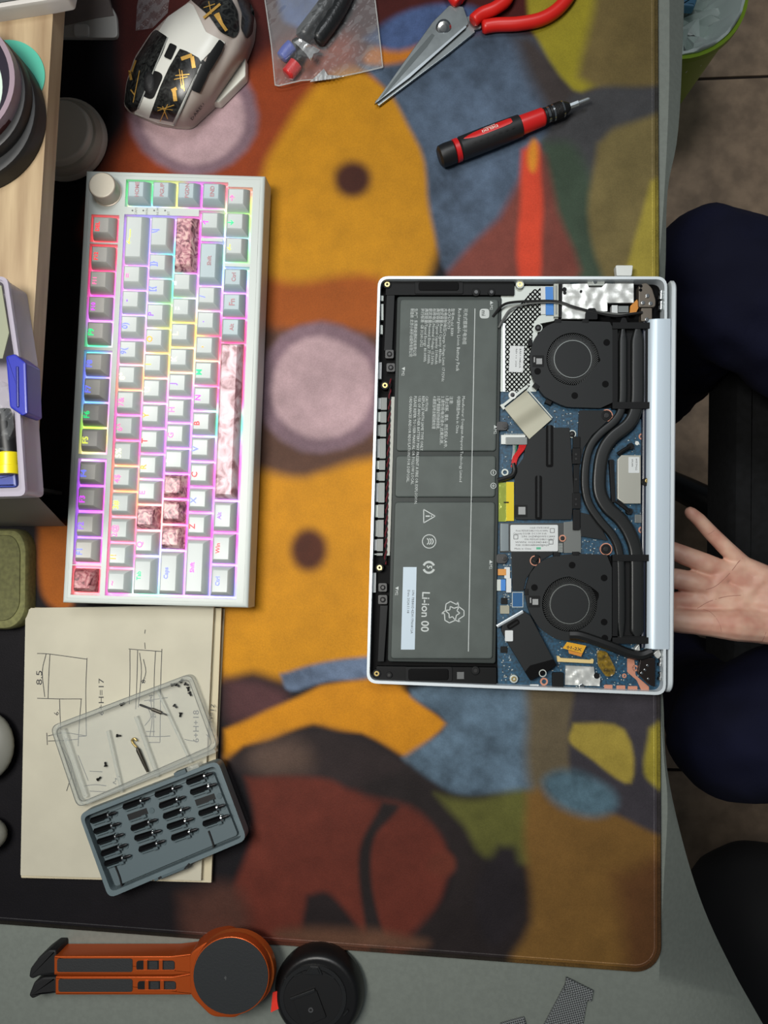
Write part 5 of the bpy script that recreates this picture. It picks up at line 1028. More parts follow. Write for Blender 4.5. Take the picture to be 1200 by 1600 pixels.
for x, y, e_ in slots:
    b = Vector((x, y)); a = b+DR*30; q = b-DR*9
    mb.slab(band(a, b-DR*2, 9.5), .02245, .0215); mr_.slab(band(a-DN*6.8, b+DR*4-DN*6.8, 2.6), .0245, .0220, .0003); mr_.slab(band(b+DR*10-DN*6.8, b+DR*3-DN*6.8, 4.5), .0252, .0220, .0003); mr_.slab(circ(q.x, q.y+2, 4.5, 10), .0228, .0220)
build('slot_recess', mb, DBLACK, bc, kind='stuff', smooth=0); build('slot_rib', mr_, LT, bc, kind='stuff', smooth=30)
BITM = mat('gunmetal_bit', (22, 22, 24), .3, .7); bt0 = None; nb_ = 0
rows_ = ('first', 'second', 'third', 'fourth', 'fifth'); colsN = ('leftmost column', 'second column from left', 'third column from left', 'rightmost column')
for i, (x, y, e_) in enumerate(slots):
    if e_: continue
    base = W(x, y, .0250)
    lb = 'dark bit in the grey case, %s from the hinge, %s' % (rows_[i % 5], colsN[i//5])
    if bt0 is None:
        bt0 = thing('screwdriver_bit', base, lb, 'bit', 'bits in the grey case'); a = base; d_ = (W(x+DR.x*30, y+DR.y*30, .025)-base).normalized(); ux = d_
        P1('hex_shank', BITM, bt0, lambda m: m.lathe(a+d_*.0150, a+d_*.0010, [(0, .0016), (.04, .0021), (1, .0021)], 6), smooth=20)
        P1('neck', CHROME, bt0, lambda m: m.lathe(a+d_*.0012, a-d_*.0008, [(0, .0020), (.3, .0028), (.8, .0027), (1, .0012)], 12)); P1('tip', BITM, bt0, lambda m: m.lathe(a-d_*.0006, a-d_*.0058, [(0, .0013), (.6, .0012), (1, .0005)], 8))
    else:
        o = bt0.copy(); COL.objects.link(o); o.location = base; o['label'] = lb; o.rotation_euler = (0, 0, random.uniform(-.04, .04))
        for ch in bt0.children: c2 = ch.copy(); COL.objects.link(c2); c2.parent = o
# clear lid
lt = rr([(78, 1135), (298, 1052), (341, 1168), (121, 1263)], 13, 5); li = rr([(85, 1139), (295, 1059), (334, 1165), (125, 1256)], 10, 5)
P1('lid_rim', CLRE, bc, lambda m: m.ring(lt, li, .0225, .0157)); P1('lid_panel', CLR, bc, lambda m: m.slab(rr([(84, 1138), (295, 1058), (335, 1165), (125, 1257)], 10, 5), .0168, .0159))
P1('lid_line', mat('lid_line', (120, 122, 116), .3, trans=.35), bc, lambda m: (m.ring(rr([(78, 1135), (298, 1052), (341, 1168), (121, 1263)], 13, 5), rr([(79.2, 1135.6), (297.6, 1053.3), (339.6, 1167.4), (121.7, 1261.4)], 12.4, 5), .0228, .0224), m.ring(rr([(86, 1139.5), (294.5, 1060), (333, 1164.6), (125.5, 1255)], 10, 5), rr([(87, 1140.2), (294, 1061.3), (331.6, 1164), (126, 1253.8)], 9.4, 5), .0228, .0224)))
for a, b, w in (((168, 1142), (190, 1238), 5), ((212, 1120), (246, 1214), 6), ((244, 1075), (298, 1192), 4), ((98, 1140), (134, 1246), 7)): slab('lid_rib', CLRE, bc, rr(band(a, b, w), 1), .0200, .0168)
slab('lid_hinge', CLRE, bc, band((135, 1254), (336, 1173), 6), .0235, .0170); slab('lid_hinge_tab', CLRE, bc, band((292, 1203), (310, 1196), 6), .0255, .0180)
# tiny screws and tools lying in the lid
SB = mat('black_screw', (24, 24, 24), .4, .5)
def tiny(px, py, a, lb, first=[None], z=.0168):
    base = W(px, py, z)
    if first[0] is None:
        t = thing('screw', base, lb, 'screw', 'tiny screws in the clear lid'); first[0] = t
        c0 = base+Vector((0, 0, .0010)); P1('screw_head', SB, t, lambda m: m.lathe(c0, c0+Vector((.0010, 0, 0)), [(0, .0013), (.7, .0013), (1, .0008)], 10)); P1('thread', SB, t, lambda m: m.lathe(c0+Vector((.0009, 0, 0)), c0+Vector((.0034, 0, 0)), [(0, .0007), (.95, .0007), (1, .0003)], 8))
    else:
        t = first[0].copy(); COL.objects.link(t); t.location = base; t['label'] = lb
        for ch in first[0].children: c2 = ch.copy(); COL.objects.link(c2); c2.parent = t
    t.rotation_euler = (0, 0, math.radians(a))
for x, y, a, s in ((268, 1070, 20, 'leftmost in the row of touching screws at the top corner'), (275, 1069, -30, 'second in the row of touching screws at the top corner'), (282, 1066, 60, 'third in the row of touching screws at the top corner'), (289, 1068, -20, 'fourth in the row of touching screws at the top corner'), (294, 1073, -80, 'at the bend of the touching screws in the top corner'), (296, 1081, -60, 'lowest of the touching screws in the top corner'),
                   (272, 1101, -40, 'just left of the right rib, upper of the loose pair'), (283, 1113, -100, 'just right of the right rib, lower of the loose pair'), (189, 1101, 30, 'alone near the upper edge of the lid'), (183, 1149, 0, 'alone near the middle of the lid'), (166, 1197, 100, 'near the hinge side, upper of the left pair'), (153, 1218, 40, 'near the hinge side, lower of the left pair')): tiny(x, y, a, 'tiny black screw '+s)
nd = thing('drill_needle', W(222, 1187, .0170), 'dark tapered needle with a coiled brass end in the clear lid', 'needle'); P1('shaft', mat('dark_needle', (60, 56, 48), .4, .6), nd, lambda m: m.lathe(W(214, 1168, .0184), W(231, 1206, .0184), [(0, .0006), (.1, .0016), (.6, .0014), (1, .0010)], 10)); cap_tube('coil', [(214, 1168, .0184), (209, 1163, .0186), (206, 1157, .0186), (210, 1154, .0186), (214, 1158, .0186)], .0008, BRASS, nd)
tw_ = thing('pin', W(240, 1110, .0170), 'long thin dark pin lying across the sketch in the clear lid', 'pin'); P1('shaft', SB, tw_, lambda m: m.lathe(W(218, 1101, .0180), W(263, 1118, .0180), [(0, .0005), (.02, .0008), (1, .0005)], 8)); P1('collar', MATS['dark_needle'], tw_, lambda m: m.lathe(W(237, 1108, .0180), W(252, 1114, .0180), [(0, .0013), (1, .0013)], 8))
# ================================================================ orange folding tripod with a magnetic disc
OG = mat('orange_anodised', (196, 88, 34), .35, .55); RB = mat('dark_grip_pad', (38, 39, 40), .75, bump=.3, bs=900)
tp = thing('phone_tripod', W(240, 1520, 0), 'orange folding phone tripod with a round black magnetic disc', 'tripod')
for k, (y0, y1, xa, xb) in enumerate(((1494, 1524, 84, 288), (1526, 1555, 86, 290))):
    zt_ = .0200; lg = P1('leg', OG, tp, lambda m: m.slab(rr([(xa, y0), (xb-20, y0), (xb+14, y0-4 if k == 0 else y0-6), (xb+14, y1-2 if k == 0 else y1), (xb-20, y1), (xa, y1)], 2), zt_, .0012, .0012))
    slab('grip_pad', RB, lg, rr(rect(xa+5, y0+4, 207, y1-5), 4), zt_+.0005, zt_-.001, .0002)
    slab('window', DBLACK, lg, rr(rect(213+k*2, y0+7, 273+k*2, y1-7), 5), zt_+.0002, zt_-.001); slab('window_frame', OG, lg, rect(213+k*2, y1-8.5, 273+k*2, y1-6), zt_+.0008, zt_-.001, .0002)
    for xx in (224, 248): slab('window_bar', OG, lg, rr(rect(xx+k*2, y0+6, xx+6+k*2, y1-7), 1), zt_+.0006, zt_-.001, .0003)
    slab('window_block', RB, lg, rr(rect(233+k*2, y0+8, 246+k*2, y1-9), 2), zt_+.0003, zt_-.001); slab('window_block', RB, lg, rr(rect(256+k*2, y0+8, 272+k*2, y1-9), 2), zt_+.0003, zt_-.001)
P1('back_leg', OG, tp, lambda m: (m.slab(rr([(86, 1487), (300, 1489), (300, 1500), (86, 1500)], 2), .0130, .0012, .0008), m.slab(rect(130, 1488, 280, 1491), .0140, .0120, .0003)))
P1('rubber_foot', mat('black_rubber_foot', (16, 16, 17), .6), tp, lambda m: (m.slab(rr([(44, 1527), (46, 1515), (60, 1496), (76, 1484), (88, 1484), (88, 1524), (60, 1526), (50, 1531)], 3), .0190, .0, .0020), m.slab(rr([(52, 1536), (66, 1527), (88, 1526), (88, 1553), (62, 1556), (50, 1562), (44, 1556)], 3), .0190, 0, .0020)))
hb = P1('head_block', OG, tp, lambda m: m.slab(rr([(295, 1490), (320, 1472), (350, 1466), (400, 1500), (404, 1560), (370, 1592), (330, 1590), (296, 1556)], 10), .024, .0012, .002))
dc = (360.5, 1525.5); P1('lower_ring', mat('orange_ring', (206, 104, 44), .3, .5), tp, lambda m: (m.slab(circ(366, 1520, 62.5, 48), .0275, .0200, .0012)))
P1('magnetic_disc', OG, tp, lambda m: m.slab(circ(dc[0], dc[1], 60.5, 48, 62), .0360, .0290, .0010), smooth=35); P1('disc_neck', OG, tp, lambda m: m.slab(circ(364, 1522, 40, 32), .0295, .026)); P1('disc_pad', mat('disc_rubber', (30, 33, 35), .7, bump=.15, bs=700), tp, lambda m: m.slab(circ(dc[0], dc[1], 58.6, 48, 60), .0364, .0350, .0004)); P1('centre_mark', mat('faint_mark', (70, 72, 72), .5), tp, lambda m: m.slab(rr([(352, 1525), (354, 1527), (353, 1532), (350, 1528)], .5), .0366, .0362))
# ================================================================ black round webcam-like gadget turned over
gd = thing('round_gadget', W(498, 1548, 0), 'black round dome gadget turned upside down with a red pull tab, beside the tripod', 'gadget')
gA = W(499, 1548, .009); gA.z = 0
P1('dome', mat('gloss_black', (12, 12, 13), .4), gd, lambda m: m.lathe(gA, gA+Vector((0, 0, .0200)), [(0, .0280), (.1, .0325), (.4, .0335), (.75, .0318), (.93, .0296), (1, .0270)], 56), smooth=60)
P1('inner_ring', mat('ring_black', (26, 27, 28), .4), gd, lambda m: m.ring(circ(489, 1560, 52, 40), circ(489, 1560, 46, 40), .0212, .0190)); P1('inner_plate', DBLACK, gd, lambda m: m.slab(circ(489, 1561, 46, 40), .0208, .0190))
P1('raised_wedge', mat('ring_black', (0, 0, 0)), gd, lambda m: (m.slab(rr([(476, 1523), (484, 1510), (498, 1511), (504, 1524)], 2), .0222, .020, .0004), m.slab(rr([(480, 1521), (486, 1513), (496, 1514), (500, 1522)], 1), .0228, .022)))
P1('square_well', DBLACK, gd, lambda m: m.slab(rr([(456, 1560), (494, 1547), (510, 1590), (474, 1606)], 3), .0222, .020, .0005)); P1('well_edge', MATS['ring_black'], gd, lambda m: m.slab(band((454, 1562), (492, 1548), 5), .0232, .021, .0004)); P1('screw', mat('small_steel', (130, 130, 130), .3, .8), gd, lambda m: m.ring(circ(485.5, 1578.5, 4, 16), circ(485.5, 1578.5, 2, 16), .0226, .022))
for a, b in (((443, 1540), (446, 1530)), ((532, 1536), (538, 1548)), ((460, 1525), (472, 1520)), ((508, 1521), (522, 1528)), ((537, 1586), (544, 1578))): P1('ridge', MATS['ring_black'], gd, lambda m: m.tube([W(*a, .0205), W(*b, .0205)], .0010, 6))
slab('red_tab', mat('red_tab', (222, 50, 34), .5), gd, [(426, 1551), (440, 1547), (440, 1574), (423, 1582)], .0180, .0172, label='red pull tab')
# woven straps
def weave():
    M = bpy.data.materials.new('woven_grey'); M.use_nodes = True; nt = M.node_tree; B = nt.nodes['Principled BSDF']; L = nt.links.new
    tc = nt.nodes.new('ShaderNodeTexCoord'); mp = nt.nodes.new('ShaderNodeMapping'); mp.inputs['Rotation'].default_value = (0, 0, .5); L(tc.outputs['Object'], mp.inputs[0]); c = nt.nodes.new('ShaderNodeTexChecker'); c.inputs['Scale'].default_value = 900; c.inputs[1].default_value = (*lin((40, 42, 44)), 1); c.inputs[2].default_value = (*lin((126, 130, 130)), 1); L(mp.outputs[0], c.inputs[0]); L(c.outputs[0], B.inputs[0]); B.inputs['Roughness'].default_value = .8; return M
WV = weave(); s1 = thing('woven_strap', W(885, 1570, 0), 'folded grey woven strap on the bare desk, larger one', 'strap'); slab('strap_band', WV, s1, [(886, 1534), (884, 1528), (927, 1550), (918, 1562), (904, 1640), (830, 1640)], .0024, .0004, .0004); slab('strap_fold', WV, s1, [(885, 1528), (927, 1549), (924, 1566), (882, 1548)], .0042, .0022, .0005)
s2 = thing('woven_strap', W(800, 1600, 0), 'small end of a grey woven strap at the bottom edge', 'strap'); slab('strap_band', WV, s2, [(782, 1600), (819, 1590), (822, 1600), (826, 1640), (770, 1640)], .0024, .0004, .0004)
# ================================================================ left side: raised wooden board and what stands on it
BT = .125
WOOD = bpy.data.materials.new('light_wood'); WOOD.use_nodes = True
def woodm(M, sc_):
    nt = M.node_tree; B = nt.nodes['Principled BSDF']; L = nt.links.new; tc = nt.nodes.new('ShaderNodeTexCoord'); mp = nt.nodes.new('ShaderNodeMapping'); mp.inputs['Scale'].default_value = sc_; mp.inputs['Rotation'].default_value = (0, 0, .03); L(tc.outputs['Object'], mp.inputs[0]); n = nt.nodes.new('ShaderNodeTexNoise'); n.inputs['Scale'].default_value = 9; n.inputs['Detail'].default_value = 5; L(mp.outputs[0], n.inputs['Vector'])
    r = nt.nodes.new('ShaderNodeValToRGB'); L(n.outputs['Fac'], r.inputs[0]); r.color_ramp.elements[0].color = (*lin((146, 122, 92)), 1); r.color_ramp.elements[0].position = .35; r.color_ramp.elements[1].color = (*lin((182, 160, 126)), 1); r.color_ramp.elements[1].position = .65; L(r.outputs[0], B.inputs[0]); B.inputs['Roughness'].default_value = .5
woodm(WOOD, (9, .8, 9))
bd = thing('desk_shelf', W(-60, 400, 0), 'raised light wooden shelf board along the left edge of the desk', 'shelf')
pA = W(88, -60, BT); pB = W(36, 772, BT); dB = (pB-pA).normalized(); nB = Vector((dB.y, -dB.x, 0)); nB = nB if nB.x < 0 else -nB
bpoly = [(pA-dB*.15).xy, pB.xy, (pB+nB*.22).xy, (pA-dB*.15+nB*.22).xy]
mb = MB(); mb.slab([tuple(p) for p in bpoly], BT, BT-.015, .0006, world=True); build('board', mb, WOOD, bd)
GP = mat('grey_support', (120, 116, 112), .55); q0 = pB-dB*.012; mb = MB(); 
mb.slab([tuple((q0+nB*.036).xy), tuple((q0+dB*.0025+nB*.036).xy), tuple((q0+dB*.0025+nB*.2).xy), tuple((q0+nB*.2).xy)], BT-.015, .003, world=True); build('side_support', mb, GP, bd)
q1 = pA-dB*.14; mb = MB(); mb.slab([tuple((q1+nB*.004).xy), tuple((q1+dB*.0025+nB*.004).xy), tuple((q1+dB*.0025+nB*.2).xy), tuple((q1+nB*.2).xy)], BT-.015, .003, world=True); build('side_support', mb, GP, bd)
gp = thing('folded_sheet', W(40, 815, .003), 'grey sheet leaning against the end of the wooden shelf', 'sheet')
P1('sheet', mat('grey_sheet', (128, 124, 118), .6), gp, lambda m: m.loops([[W(*p)+Vector((0, 0, dz_)) for p in ((-70, 777, .100), (60, 777, .100), (103, 822, .0034), (-60, 822, .0034))] for dz_ in (0, .001)]), smooth=0)
# things on the board
z = BT
tr = thing('black_roll', W(-70, 150, z), 'large black tape roll with a lilac ring on the wooden shelf', 'tape roll')
def disc(name, m, par, cx_, cy_, r, z1, z0, bev=.001, seg=56, **k): return P1(name, m, par, lambda q: q.slab(circ(cx_, cy_, r, seg), z1, z0, bev), **k)
disc('outer_body', mat('roll_black', (22, 23, 24), .55), tr, -68, 164, 124, z+.014, z+.0008, .004); disc('upper_body', mat('roll_black2', (28, 28, 29), .5), tr, -72, 142, 112, z+.022, z+.012, .003); disc('red_band', mat('dark_red_band', (64, 22, 22), .4), tr, -77, 130, 105, z+.0255, z+.020, .001)
P1('lilac_ring', mat('lilac_plastic', (146, 128, 138), .4), tr, lambda m: m.ring(circ(-80, 122, 103, 56), circ(-80, 122, 95, 56), z+.030, z+.020), smooth=35); disc('inner_well', mat('inky_purple', (26, 18, 34), .5), tr, -80, 123, 95, z+.0285, z+.020, 0); disc('core', mat('pale_core', (196, 214, 200), .5), tr, -84, 135, 88, z+.0290, z+.024, .001)
td = thing('teal_disc', W(20, 115, z), 'flat teal plastic disc partly under the black tape roll', 'disc'); disc('disc', mat('teal_plastic', (84, 176, 152), .35), td, 14, 118, 56, z+.0007, z+.0001, .0002)
wb = thing('white_box', W(-20, -20, z), 'white box edge on the shelf in the top left corner', 'box'); slab('box_body', mat('soft_white', (196, 192, 186), .45), wb, rr([(-140, -140), (130, -140), (104, -6), (75, 0), (-140, 34)], 4), z+.012, z+.0001, .003); slab('box_grey_top', GREY, wb, rr([(-130, -130), (120, -130), (98, -14), (70, -8), (-130, 24)], 4), z+.0126, z+.011)  # grey sheet laid on the box top, inset from its edges
# clear parts box with a blue latch, on the shelf
FR = mat('frosted_plastic', (176, 170, 182), .3, trans=.35); cbx = thing('parts_box', W(0, 600, z), 'frosted clear parts box with a blue latch on the wooden shelf', 'box')
BZT = z+.024
P1('box_wall', FR, cbx, lambda m: (m.ring(rr([(-180, 432), (10, 434), (29, 560), (29, 640), (38, 772), (-180, 778)], 10), rr([(-174, 438), (5, 440), (23, 562), (23, 642), (30, 762), (-174, 768)], 8), BZT, z+.0005)), smooth=40)
slab('box_floor', FR, cbx, rr([(-178, 436), (8, 438), (26, 560), (26, 640), (34, 768), (-178, 774)], 8), z+.0020, z+.0003); P1('box_rim', mat('frosted_rim', (178, 172, 186), .25, trans=.25), cbx, lambda m: m.ring(rr([(-181, 430), (11, 432), (30, 560), (31, 640), (40, 775), (-181, 780)], 11), rr([(-177, 435), (7, 437), (26, 561), (26, 641), (34, 768), (-177, 773)], 9), BZT+.0012, BZT-.0012))
slab('blue_latch', mat('blue_latch', (40, 48, 156), .3), cbx, rr([(8, 556), (22, 552), (40, 566), (43, 646), (34, 650), (14, 636)], 3), BZT+.003, z+.010, .0015, label='glossy blue latch'); slab('latch_ridge', mat('dark_blue', (28, 34, 120), .3), cbx, rr(rect(24, 572, 28, 636, -1), 1.5), BZT+.0040, BZT+.0025, .0005); slab('lid_half', mat('frosted_lid', (160, 164, 140), .3, trans=.3), cbx, [(-170, 446), (2, 446), (14, 520), (4, 560), (-170, 560)], BZT-.002, BZT-.003)
gl = thing('glue_tube', W(10, 722, z), 'tube with a bright yellow cap inside the parts box', 'tube'); P1('yellow_cap', mat('yellow_cap', (222, 204, 26), .35), gl, lambda m: m.lathe(W(14, 707, z+.013), W(14, 741, z+.013), [(0, .0056), (.05, .0062), (.6, .0062), (.62, .0068), (1, .0068)], 24)); P1('tube_body', BLACK, gl, lambda m: m.lathe(W(6, 640, z+.012), W(14, 708, z+.012), [(0, .004), (.3, .0058), (1, .0058)], 20))
bp_ = thing('blue_pouch', W(0, 756, z), 'blue plastic piece at the lower end of the parts box', 'pouch'); slab('pouch', mat('blue_plastic', (52, 66, 140), .4), bp_, rr([(-60, 738), (24, 738), (26, 762), (-60, 764)], 4), z+.012, z+.0025, .002)
pz = thing('clear_pouch', W(0, 660, z), 'crumpled clear pouch inside the parts box', 'pouch'); P1('film', POLY, pz, lambda m: m.relief([(-60, 600), (4, 596), (20, 620), (22, 668), (8, 704), (-60, 690)], lambda x, y: z+.017+.0015*wr(.18, 1)(x, y), z+.003, 4), smooth=80)
# under and beside the shelf, on the desk
mf = thing('stand_foot', W(130, 20, .003), 'grey metal stand foot with a rounded corner, top left behind the shelf', 'stand'); P1('foot_plate', mat('stand_grey', (190, 188, 182), .5, .1), mf, lambda m: m.slab(rr([(30, -60), (130, -60), (182, 22), (184, 59), (30, 58)], 9), .0062, .0031, .0012)); P1('upper_plate', mat('stand_grey_dark', (132, 122, 118), .5, .1), mf, lambda m: m.relief([(30, -60), (150, -60), (178, 24), (150, 28), (100, 40), (30, 40)], lambda x, y: .0066+max(0, 24-y)*.0002, .0060, 12)); slab('rubber_pad', mat('pale_pad', (214, 212, 206), .6), mf, rr(rect(115, 37, 138, 56), 5), .0082, .006, .0008); P1('white_cord', WHITE, mf, lambda m: m.tube([W(p.x, p.y, .012) for p in spline([(86, 12, 0), (100, 13, 0), (108, 11, 0), (113, 6, 0)], 4)], .0012, 8))
lb_ = thing('lamp_base', W(90, 210, .003), 'round pale grey lamp base half under the wooden shelf', 'lamp base')
def VX(px, py, z0, z1): a_ = W(px, py, z1); return Vector((a_.x, a_.y, z0)), a_
LBM = mat('lamp_grey', (206, 202, 190), .5)
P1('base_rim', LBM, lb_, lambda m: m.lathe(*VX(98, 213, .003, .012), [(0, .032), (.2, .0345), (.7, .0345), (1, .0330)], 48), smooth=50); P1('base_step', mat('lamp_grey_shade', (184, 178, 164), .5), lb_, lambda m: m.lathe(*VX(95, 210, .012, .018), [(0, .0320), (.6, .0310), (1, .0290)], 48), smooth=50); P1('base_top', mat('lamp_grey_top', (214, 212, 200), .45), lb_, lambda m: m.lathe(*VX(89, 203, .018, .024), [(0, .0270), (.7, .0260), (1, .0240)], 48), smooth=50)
op = thing('olive_case', W(0, 905, .003), 'olive green rounded case at the left edge, above the notebook', 'case'); slab('case_body', mat('olive_felt', (112, 112, 70), .85, noise=.08, ns=300), op, rr([(-90, 826), (28, 826), (41, 850), (40, 960), (20, 984), (-90, 986)], 22, 6), .018, .0031, .005); slab('case_lid', mat('olive_felt_dark', (94, 94, 58), .85, noise=.08, ns=300), op, rr([(-80, 836), (20, 836), (31, 856), (30, 950), (14, 970), (-80, 972)], 16, 6), .0190, .016, .001)
for nm, px, py, rx, ry, lbx in (('grey_pebble', -24, 1166, 46, 54, 'smooth grey rounded object at the left edge, larger upper one'), ('grey_pebble', -22, 1304, 32, 26, 'smooth grey rounded object at the left edge, smaller lower one')):
    t = thing(nm, W(px, py, .003), lbx, 'object'); 
    P1('shell', mat('warm_grey_shell', (118, 118, 110), .5), t, lambda m: m.ball(W(px, py, .0150), .0115*1, (rx*.0005/.0115, ry*.0005/.0115, 1), 28, 16), smooth=80)
# ================================================================ floor side: bin, chair, person, bag
bn = thing('waste_bin', W(1065, -8, FZ+.2), 'small green waste bin lined with a white bag on the floor, top right', 'bin'); bn.location.z = FZ; ROOT[bn] = bn.location.copy()
rz = FZ+.27; cB = W(1062, -8, rz); Rb = 104*S(rz)
GRN = mat('green_plastic', (134, 168, 34), .4)
def binl(m, rs, off=0): m.loops([[Vector((cB.x+r*math.cos(2*math.pi*i/48), cB.y+r*math.sin(2*math.pi*i/48), z_)) for i in range(48)] for r, z_ in rs], top=False, bot=False)
P1('bucket', GRN, bn, lambda m: binl(m, [(.0, FZ+.001), (Rb*.74, FZ+.001), (Rb*.97, rz-.012), (Rb*1.03, rz-.010), (Rb*1.03, rz), (Rb*.96, rz), (Rb*.93, rz-.02), (Rb*.70, FZ+.006), (0, FZ+.006)]), smooth=50)
def linr():
    mb = MB(); rings = []; n = 72
    for r, z_, a_ in ((.93, -.05, .03), (.955, -.012, .01), (.97, .004, .01), (.93, .006, .02), (.86, -.008, .05), (.74, -.035, .08), (.6, -.05, .12), (.4, -.045, .16), (.2, -.055, .1), (.03, -.05, .05)):
        rings.append([Vector((cB.x+Rb*(r+a_*math.sin(i*1.7+r*20)*.3)*math.cos(2*math.pi*i/n), cB.y+Rb*(r+a_*math.sin(i*2.3+r*9)*.3)*math.sin(2*math.pi*i/n), rz+z_+a_*.10*math.sin(i*.9+r*13)+a_*.07*math.sin(i*2.9+r*31))) for i in range(n)])
    mb.loops(rings, True, False); return mb
build('bin_liner', linr(), mat('white_bag', (214, 226, 220), .4, trans=.05), bn, label='crinkled white bag liner', smooth=60)
P1('litter', mat('blue_litter', (70, 120, 150), .5), bn, lambda m: m.slab(rr([(1068, -20), (1092, -8), (1086, 10), (1064, 8)], 3), rz-.015, rz-.030, .004), label='crumpled blue litter')
# chair
CH = mat('chair_fabric', (18, 19, 20), .9, noise=.3, ns=120)
oc = thing('office_chair', (W(1300, 760, FZ).x, W(1300, 760, FZ).y, FZ), 'black fabric office chair behind the hand, on a star base', 'chair')
sz = -.286; P1('seat', CH, oc, lambda m: m.slab(rr([(1147, 560), (1700, 540), (1700, 1120), (1141, 1130)], 30, 6), sz, sz-.08, .02)); cx0, cy0 = W(1400, 800, sz).x, W(1400, 800, sz).y
P1('gas_column', BLACK, oc, lambda m: m.lathe((cx0, cy0, FZ+.06), (cx0, cy0, sz-.07), [(0, .035), (.5, .035), (.5, .022), (1, .022)], 20))
for k in range(5):
    a = math.radians(224+72*k); e1 = Vector((cx0+.26*math.cos(a), cy0+.26*math.sin(a), FZ+.075)); L_ = P1('base_leg', BLACK, oc, lambda m: m.tube([(cx0, cy0, FZ+.10), (cx0+.13*math.cos(a), cy0+.13*math.sin(a), FZ+.095), e1], [.028, .022, .016], 10)); P1('caster', BLACK, L_, lambda m: m.lathe(e1+Vector((-.025*math.sin(a), .025*math.cos(a), -.047)), e1+Vector((.025*math.sin(a), -.025*math.cos(a), -.047)), [(0, .02), (.1, .026), (.9, .026), (1, .02)], 18))
bg_ = thing('black_backpack', (W(1230, 1500, FZ).x, W(1230, 1500, FZ).y, FZ), 'black backpack standing on the floor at the bottom right', 'backpack'); bz_ = FZ+.36
organic('bag_body', mat('bag_cloth', (10, 10, 12), .9), [[(W(1215, 1420, bz_).to_tuple()), .085], [W(1240, 1660, bz_).to_tuple(), .085]] and [[(W(1195, 1450, bz_), .10), (W(1260, 1700, bz_), .11)], [(W(1195, 1450, bz_-.2), .11), (W(1260, 1700, bz_-.2), .13)], [(W(1195, 1450, bz_), .10), (W(1195, 1450, bz_-.22), .12)]], .012, bg_)
# person
SKIN = bpy.data.materials.new('skin'); SKIN.use_nodes = True; nt = SKIN.node_tree; Bs = nt.nodes['Principled BSDF']; tcx = nt.nodes.new('ShaderNodeTexCoord'); nn_ = nt.nodes.new('ShaderNodeTexNoise'); nn_.inputs['Scale'].default_value = 55; nt.links.new(tcx.outputs['Object'], nn_.inputs['Vector']); rpn = nt.nodes.new('ShaderNodeValToRGB'); rpn.color_ramp.elements[0].color = (*lin((206, 150, 130)), 1); rpn.color_ramp.elements[1].color = (*lin((226, 184, 160)), 1); rpn.color_ramp.elements[0].position = .35; rpn.color_ramp.elements[1].position = .65; nt.links.new(nn_.outputs['Fac'], rpn.inputs['Fac']); nt.links.new(rpn.outputs['Color'], Bs.inputs['Base Color']); Bs.inputs['Roughness'].default_value = .5; Bs.inputs['Subsurface Weight'].default_value = .12; Bs.inputs['Subsurface Radius'].default_value = (.006, .002, .001); Bs.inputs['Subsurface Scale'].default_value = 1.0
ps = thing('person', (W(1300, 800, FZ).x, W(1300, 800, FZ).y, FZ), 'seated person in dark navy trousers, open palm held beside the laptop lid', 'person')
hz = -.100
def H(x, y, z_=0): return W(x, y, hz+z_)
pxm = S(hz)
def C(*a): return [(H(*p[:3]), p[3]*pxm) for p in a]
chains = [
 C((1160, 880, .0, 13), (1136, 858, .002, 12.5), (1112, 834, .004, 11.5), (1092, 812, .006, 10.5), (1079, 801, .006, 9.5)),       # little finger
 C((1128, 890, .0, 15), (1102, 880, .002, 15.5), (1070, 868, .0, 15), (1046, 858, -.004, 13.5), (1028, 850, -.012, 12)),            # ring
 C((1112, 918, .0, 16), (1084, 910, .001, 16.5), (1056, 904, -.002, 16), (1036, 900, -.012, 14.5), (1022, 898, -.024, 12.5)),       # middle
 C((1116, 944, .0, 16), (1086, 938, -.002, 16), (1058, 940, -.007, 15.5), (1036, 942, -.016, 14), (1022, 940, -.028, 12.5)),        # index
 C((1186, 978, .002, 26), (1148, 976, .007, 25), (1112, 974, .008, 20.5), (1082, 972, .006, 18.5), (1060, 970, .003, 18.5), (1040, 968, -.001, 17)),  # thumb
 C((1160, 882, 0, 14), (1200, 905, 0, 20), (1236, 940, -.002, 30)), C((1128, 890, 0, 15.5), (1180, 920, -.003, 22), (1236, 945, -.002, 34)),
 C((1112, 918, 0, 17), (1170, 940, -.004, 24), (1236, 950, -.002, 36)), C((1116, 944, 0, 17), (1175, 960, -.003, 24), (1236, 960, -.002, 36)),
 C((1186, 978, .002, 27), (1236, 975, 0, 34)), C((1160, 884, 0, 14.5), (1128, 896, 0, 16), (1112, 920, 0, 17), (1112, 944, 0, 16.5)), C((1186, 905, 0, 18), (1160, 930, -.002, 20), (1150, 955, 0, 18)),
 C((1236, 955, -.002, 40), (1290, 965, -.004, 46), (1420, 985, .01, 58), (1640, 1000, .05, 74))]
hand = organic('forearm_and_hand', SKIN, chains, .0013, ps, smooth_it=5, label='open left hand and forearm, palm up')
CRM = mat('skin_crease', (172, 116, 100), .6)
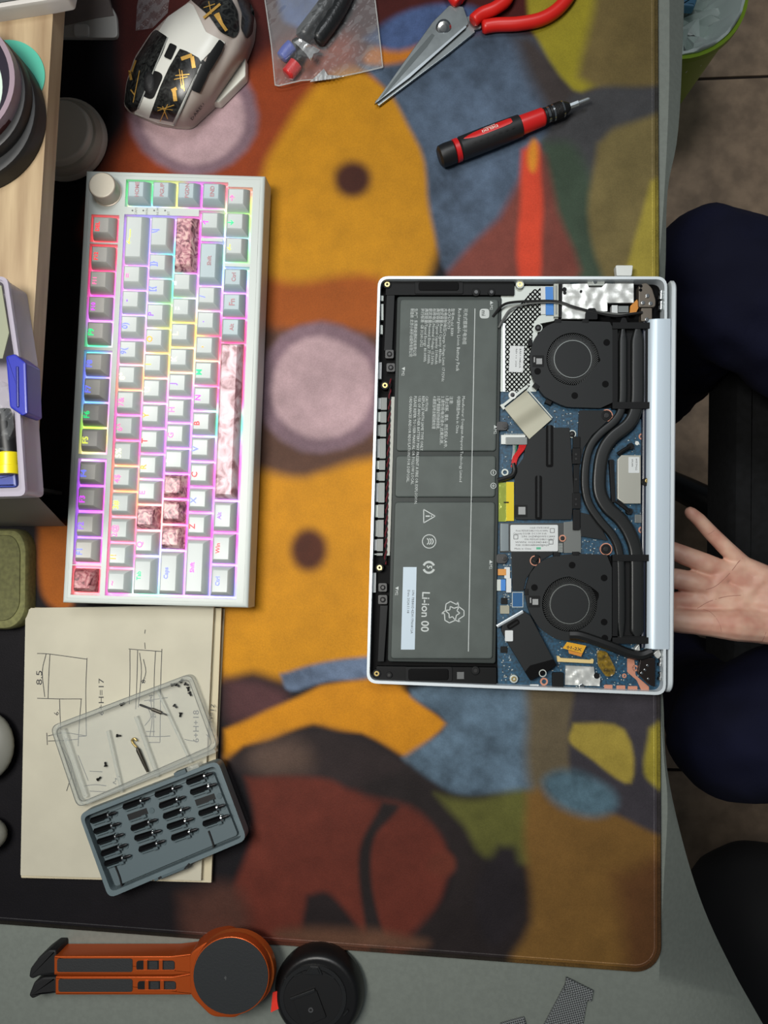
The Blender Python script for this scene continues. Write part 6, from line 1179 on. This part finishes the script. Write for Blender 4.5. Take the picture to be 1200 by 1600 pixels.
# creases follow the palm: small grooves pressed as thin darker folds
dg = bpy.context.evaluated_depsgraph_get()
def surf(px_, py_):
    o_ = ROOT[hand]; d_ = (W(px_, py_, 0)-CAM).normalized(); ok, loc, nrm, _ = hand.ray_cast(CAM-o_, d_); return (loc+o_) if ok else None
def crease(pts, r=.00045):
    c = [surf(p.x, p.y) for p in spline([(*q, 0) for q in pts], 5)]; c = [p-Vector((0, 0, r*.75)) for p in c if p is not None]
    if len(c) > 2: P1('palm_crease', CRM, hand, lambda m: m.tube(c, [r*.3]+[r]*(len(c)-2)+[r*.3], 6))
crease([(1089, 951), (1108, 940), (1135, 932), (1162, 930)]); crease([(1180, 864), (1160, 872), (1140, 896), (1118, 916), (1100, 922)]); crease([(1098, 952), (1112, 958), (1124, 974), (1128, 990)], .0003); crease([(1106, 835), (1112, 832), (1117, 828)], .0003); crease([(1144, 852), (1150, 848), (1156, 844)], .0003)
crease([(1198, 985), (1192, 1000), (1184, 1010)], .0003)
TR = mat('navy_trousers', (17, 19, 40), .9, noise=.12, ns=14, bump=.2, bs=300, spec=.2)
kz_ = -.17
hipR, hipL = W(1560, 640, -.16), W(1600, 1010, -.16); kR, kL = W(1122, 432, kz_), W(1150, 1150, kz_-.05)
def V(p, dx=0, dy=0, dz=0): return Vector((p.x+dx, p.y+dy, p.z+dz))
fR = W(1085, 600, FZ+.08); fL = W(1120, 1060, FZ+.08)
organic('trousers', TR, [[(hipR, .095), ((hipR+kR)/2+Vector((0, 0, .01)), .088), (kR, .070)], [(kR, .068), (V(kR, .02, -.03, -.2), .056), (V(kR, .01, -.07, -.44), .052)],
                         [(hipL, .095), ((hipL+kL)/2, .084), (kL, .066)], [(kL, .064), (V(kL, .03, .02, -.2), .055), (V(kL, .02, .04, -.42), .050)], [(hipR, .12), (hipL, .12)], [((hipR+hipL)/2, .13), ((hipR+hipL)/2+Vector((.04, 0, .12)), .13)]], .008, ps, smooth_it=4, label='dark navy trousers')
tro = [c for c in ps.children if c.name.startswith('trousers')][0]
for v in tro.data.vertices:                            # cloth folds running across the thighs
    p = v.co; q = Vector((p.x*9+p.y*7, p.y*16-p.x*9, p.z*6)); v.co = p+v.normal*(.012*(.35-abs(mnoise.noise(q)))+.003*mnoise.noise(p*40))
for kk, dy in ((kR, -.075), (kL, .045)):
    p = V(kk, 0, dy, 0); p.z = FZ+.035; organic('shoe', mat('dark_shoe', (20, 20, 22), .6), [[(p+Vector((.04, 0, 0)), .036), (p+Vector((-.05, 0, 0)), .036), (p+Vector((-.13, 0, -.006)), .030)]], .006, ps)
mid = (hipR+hipL)/2; organic('shirt', mat('black_shirt', (16, 16, 18), .9), [[(mid+Vector((.05, 0, .10)), .135), (mid+Vector((.06, 0, .34)), .135)], [(H(1560, 995, .06), .048), (mid+Vector((.06, -.16, .34)), .055)]], .01, ps)
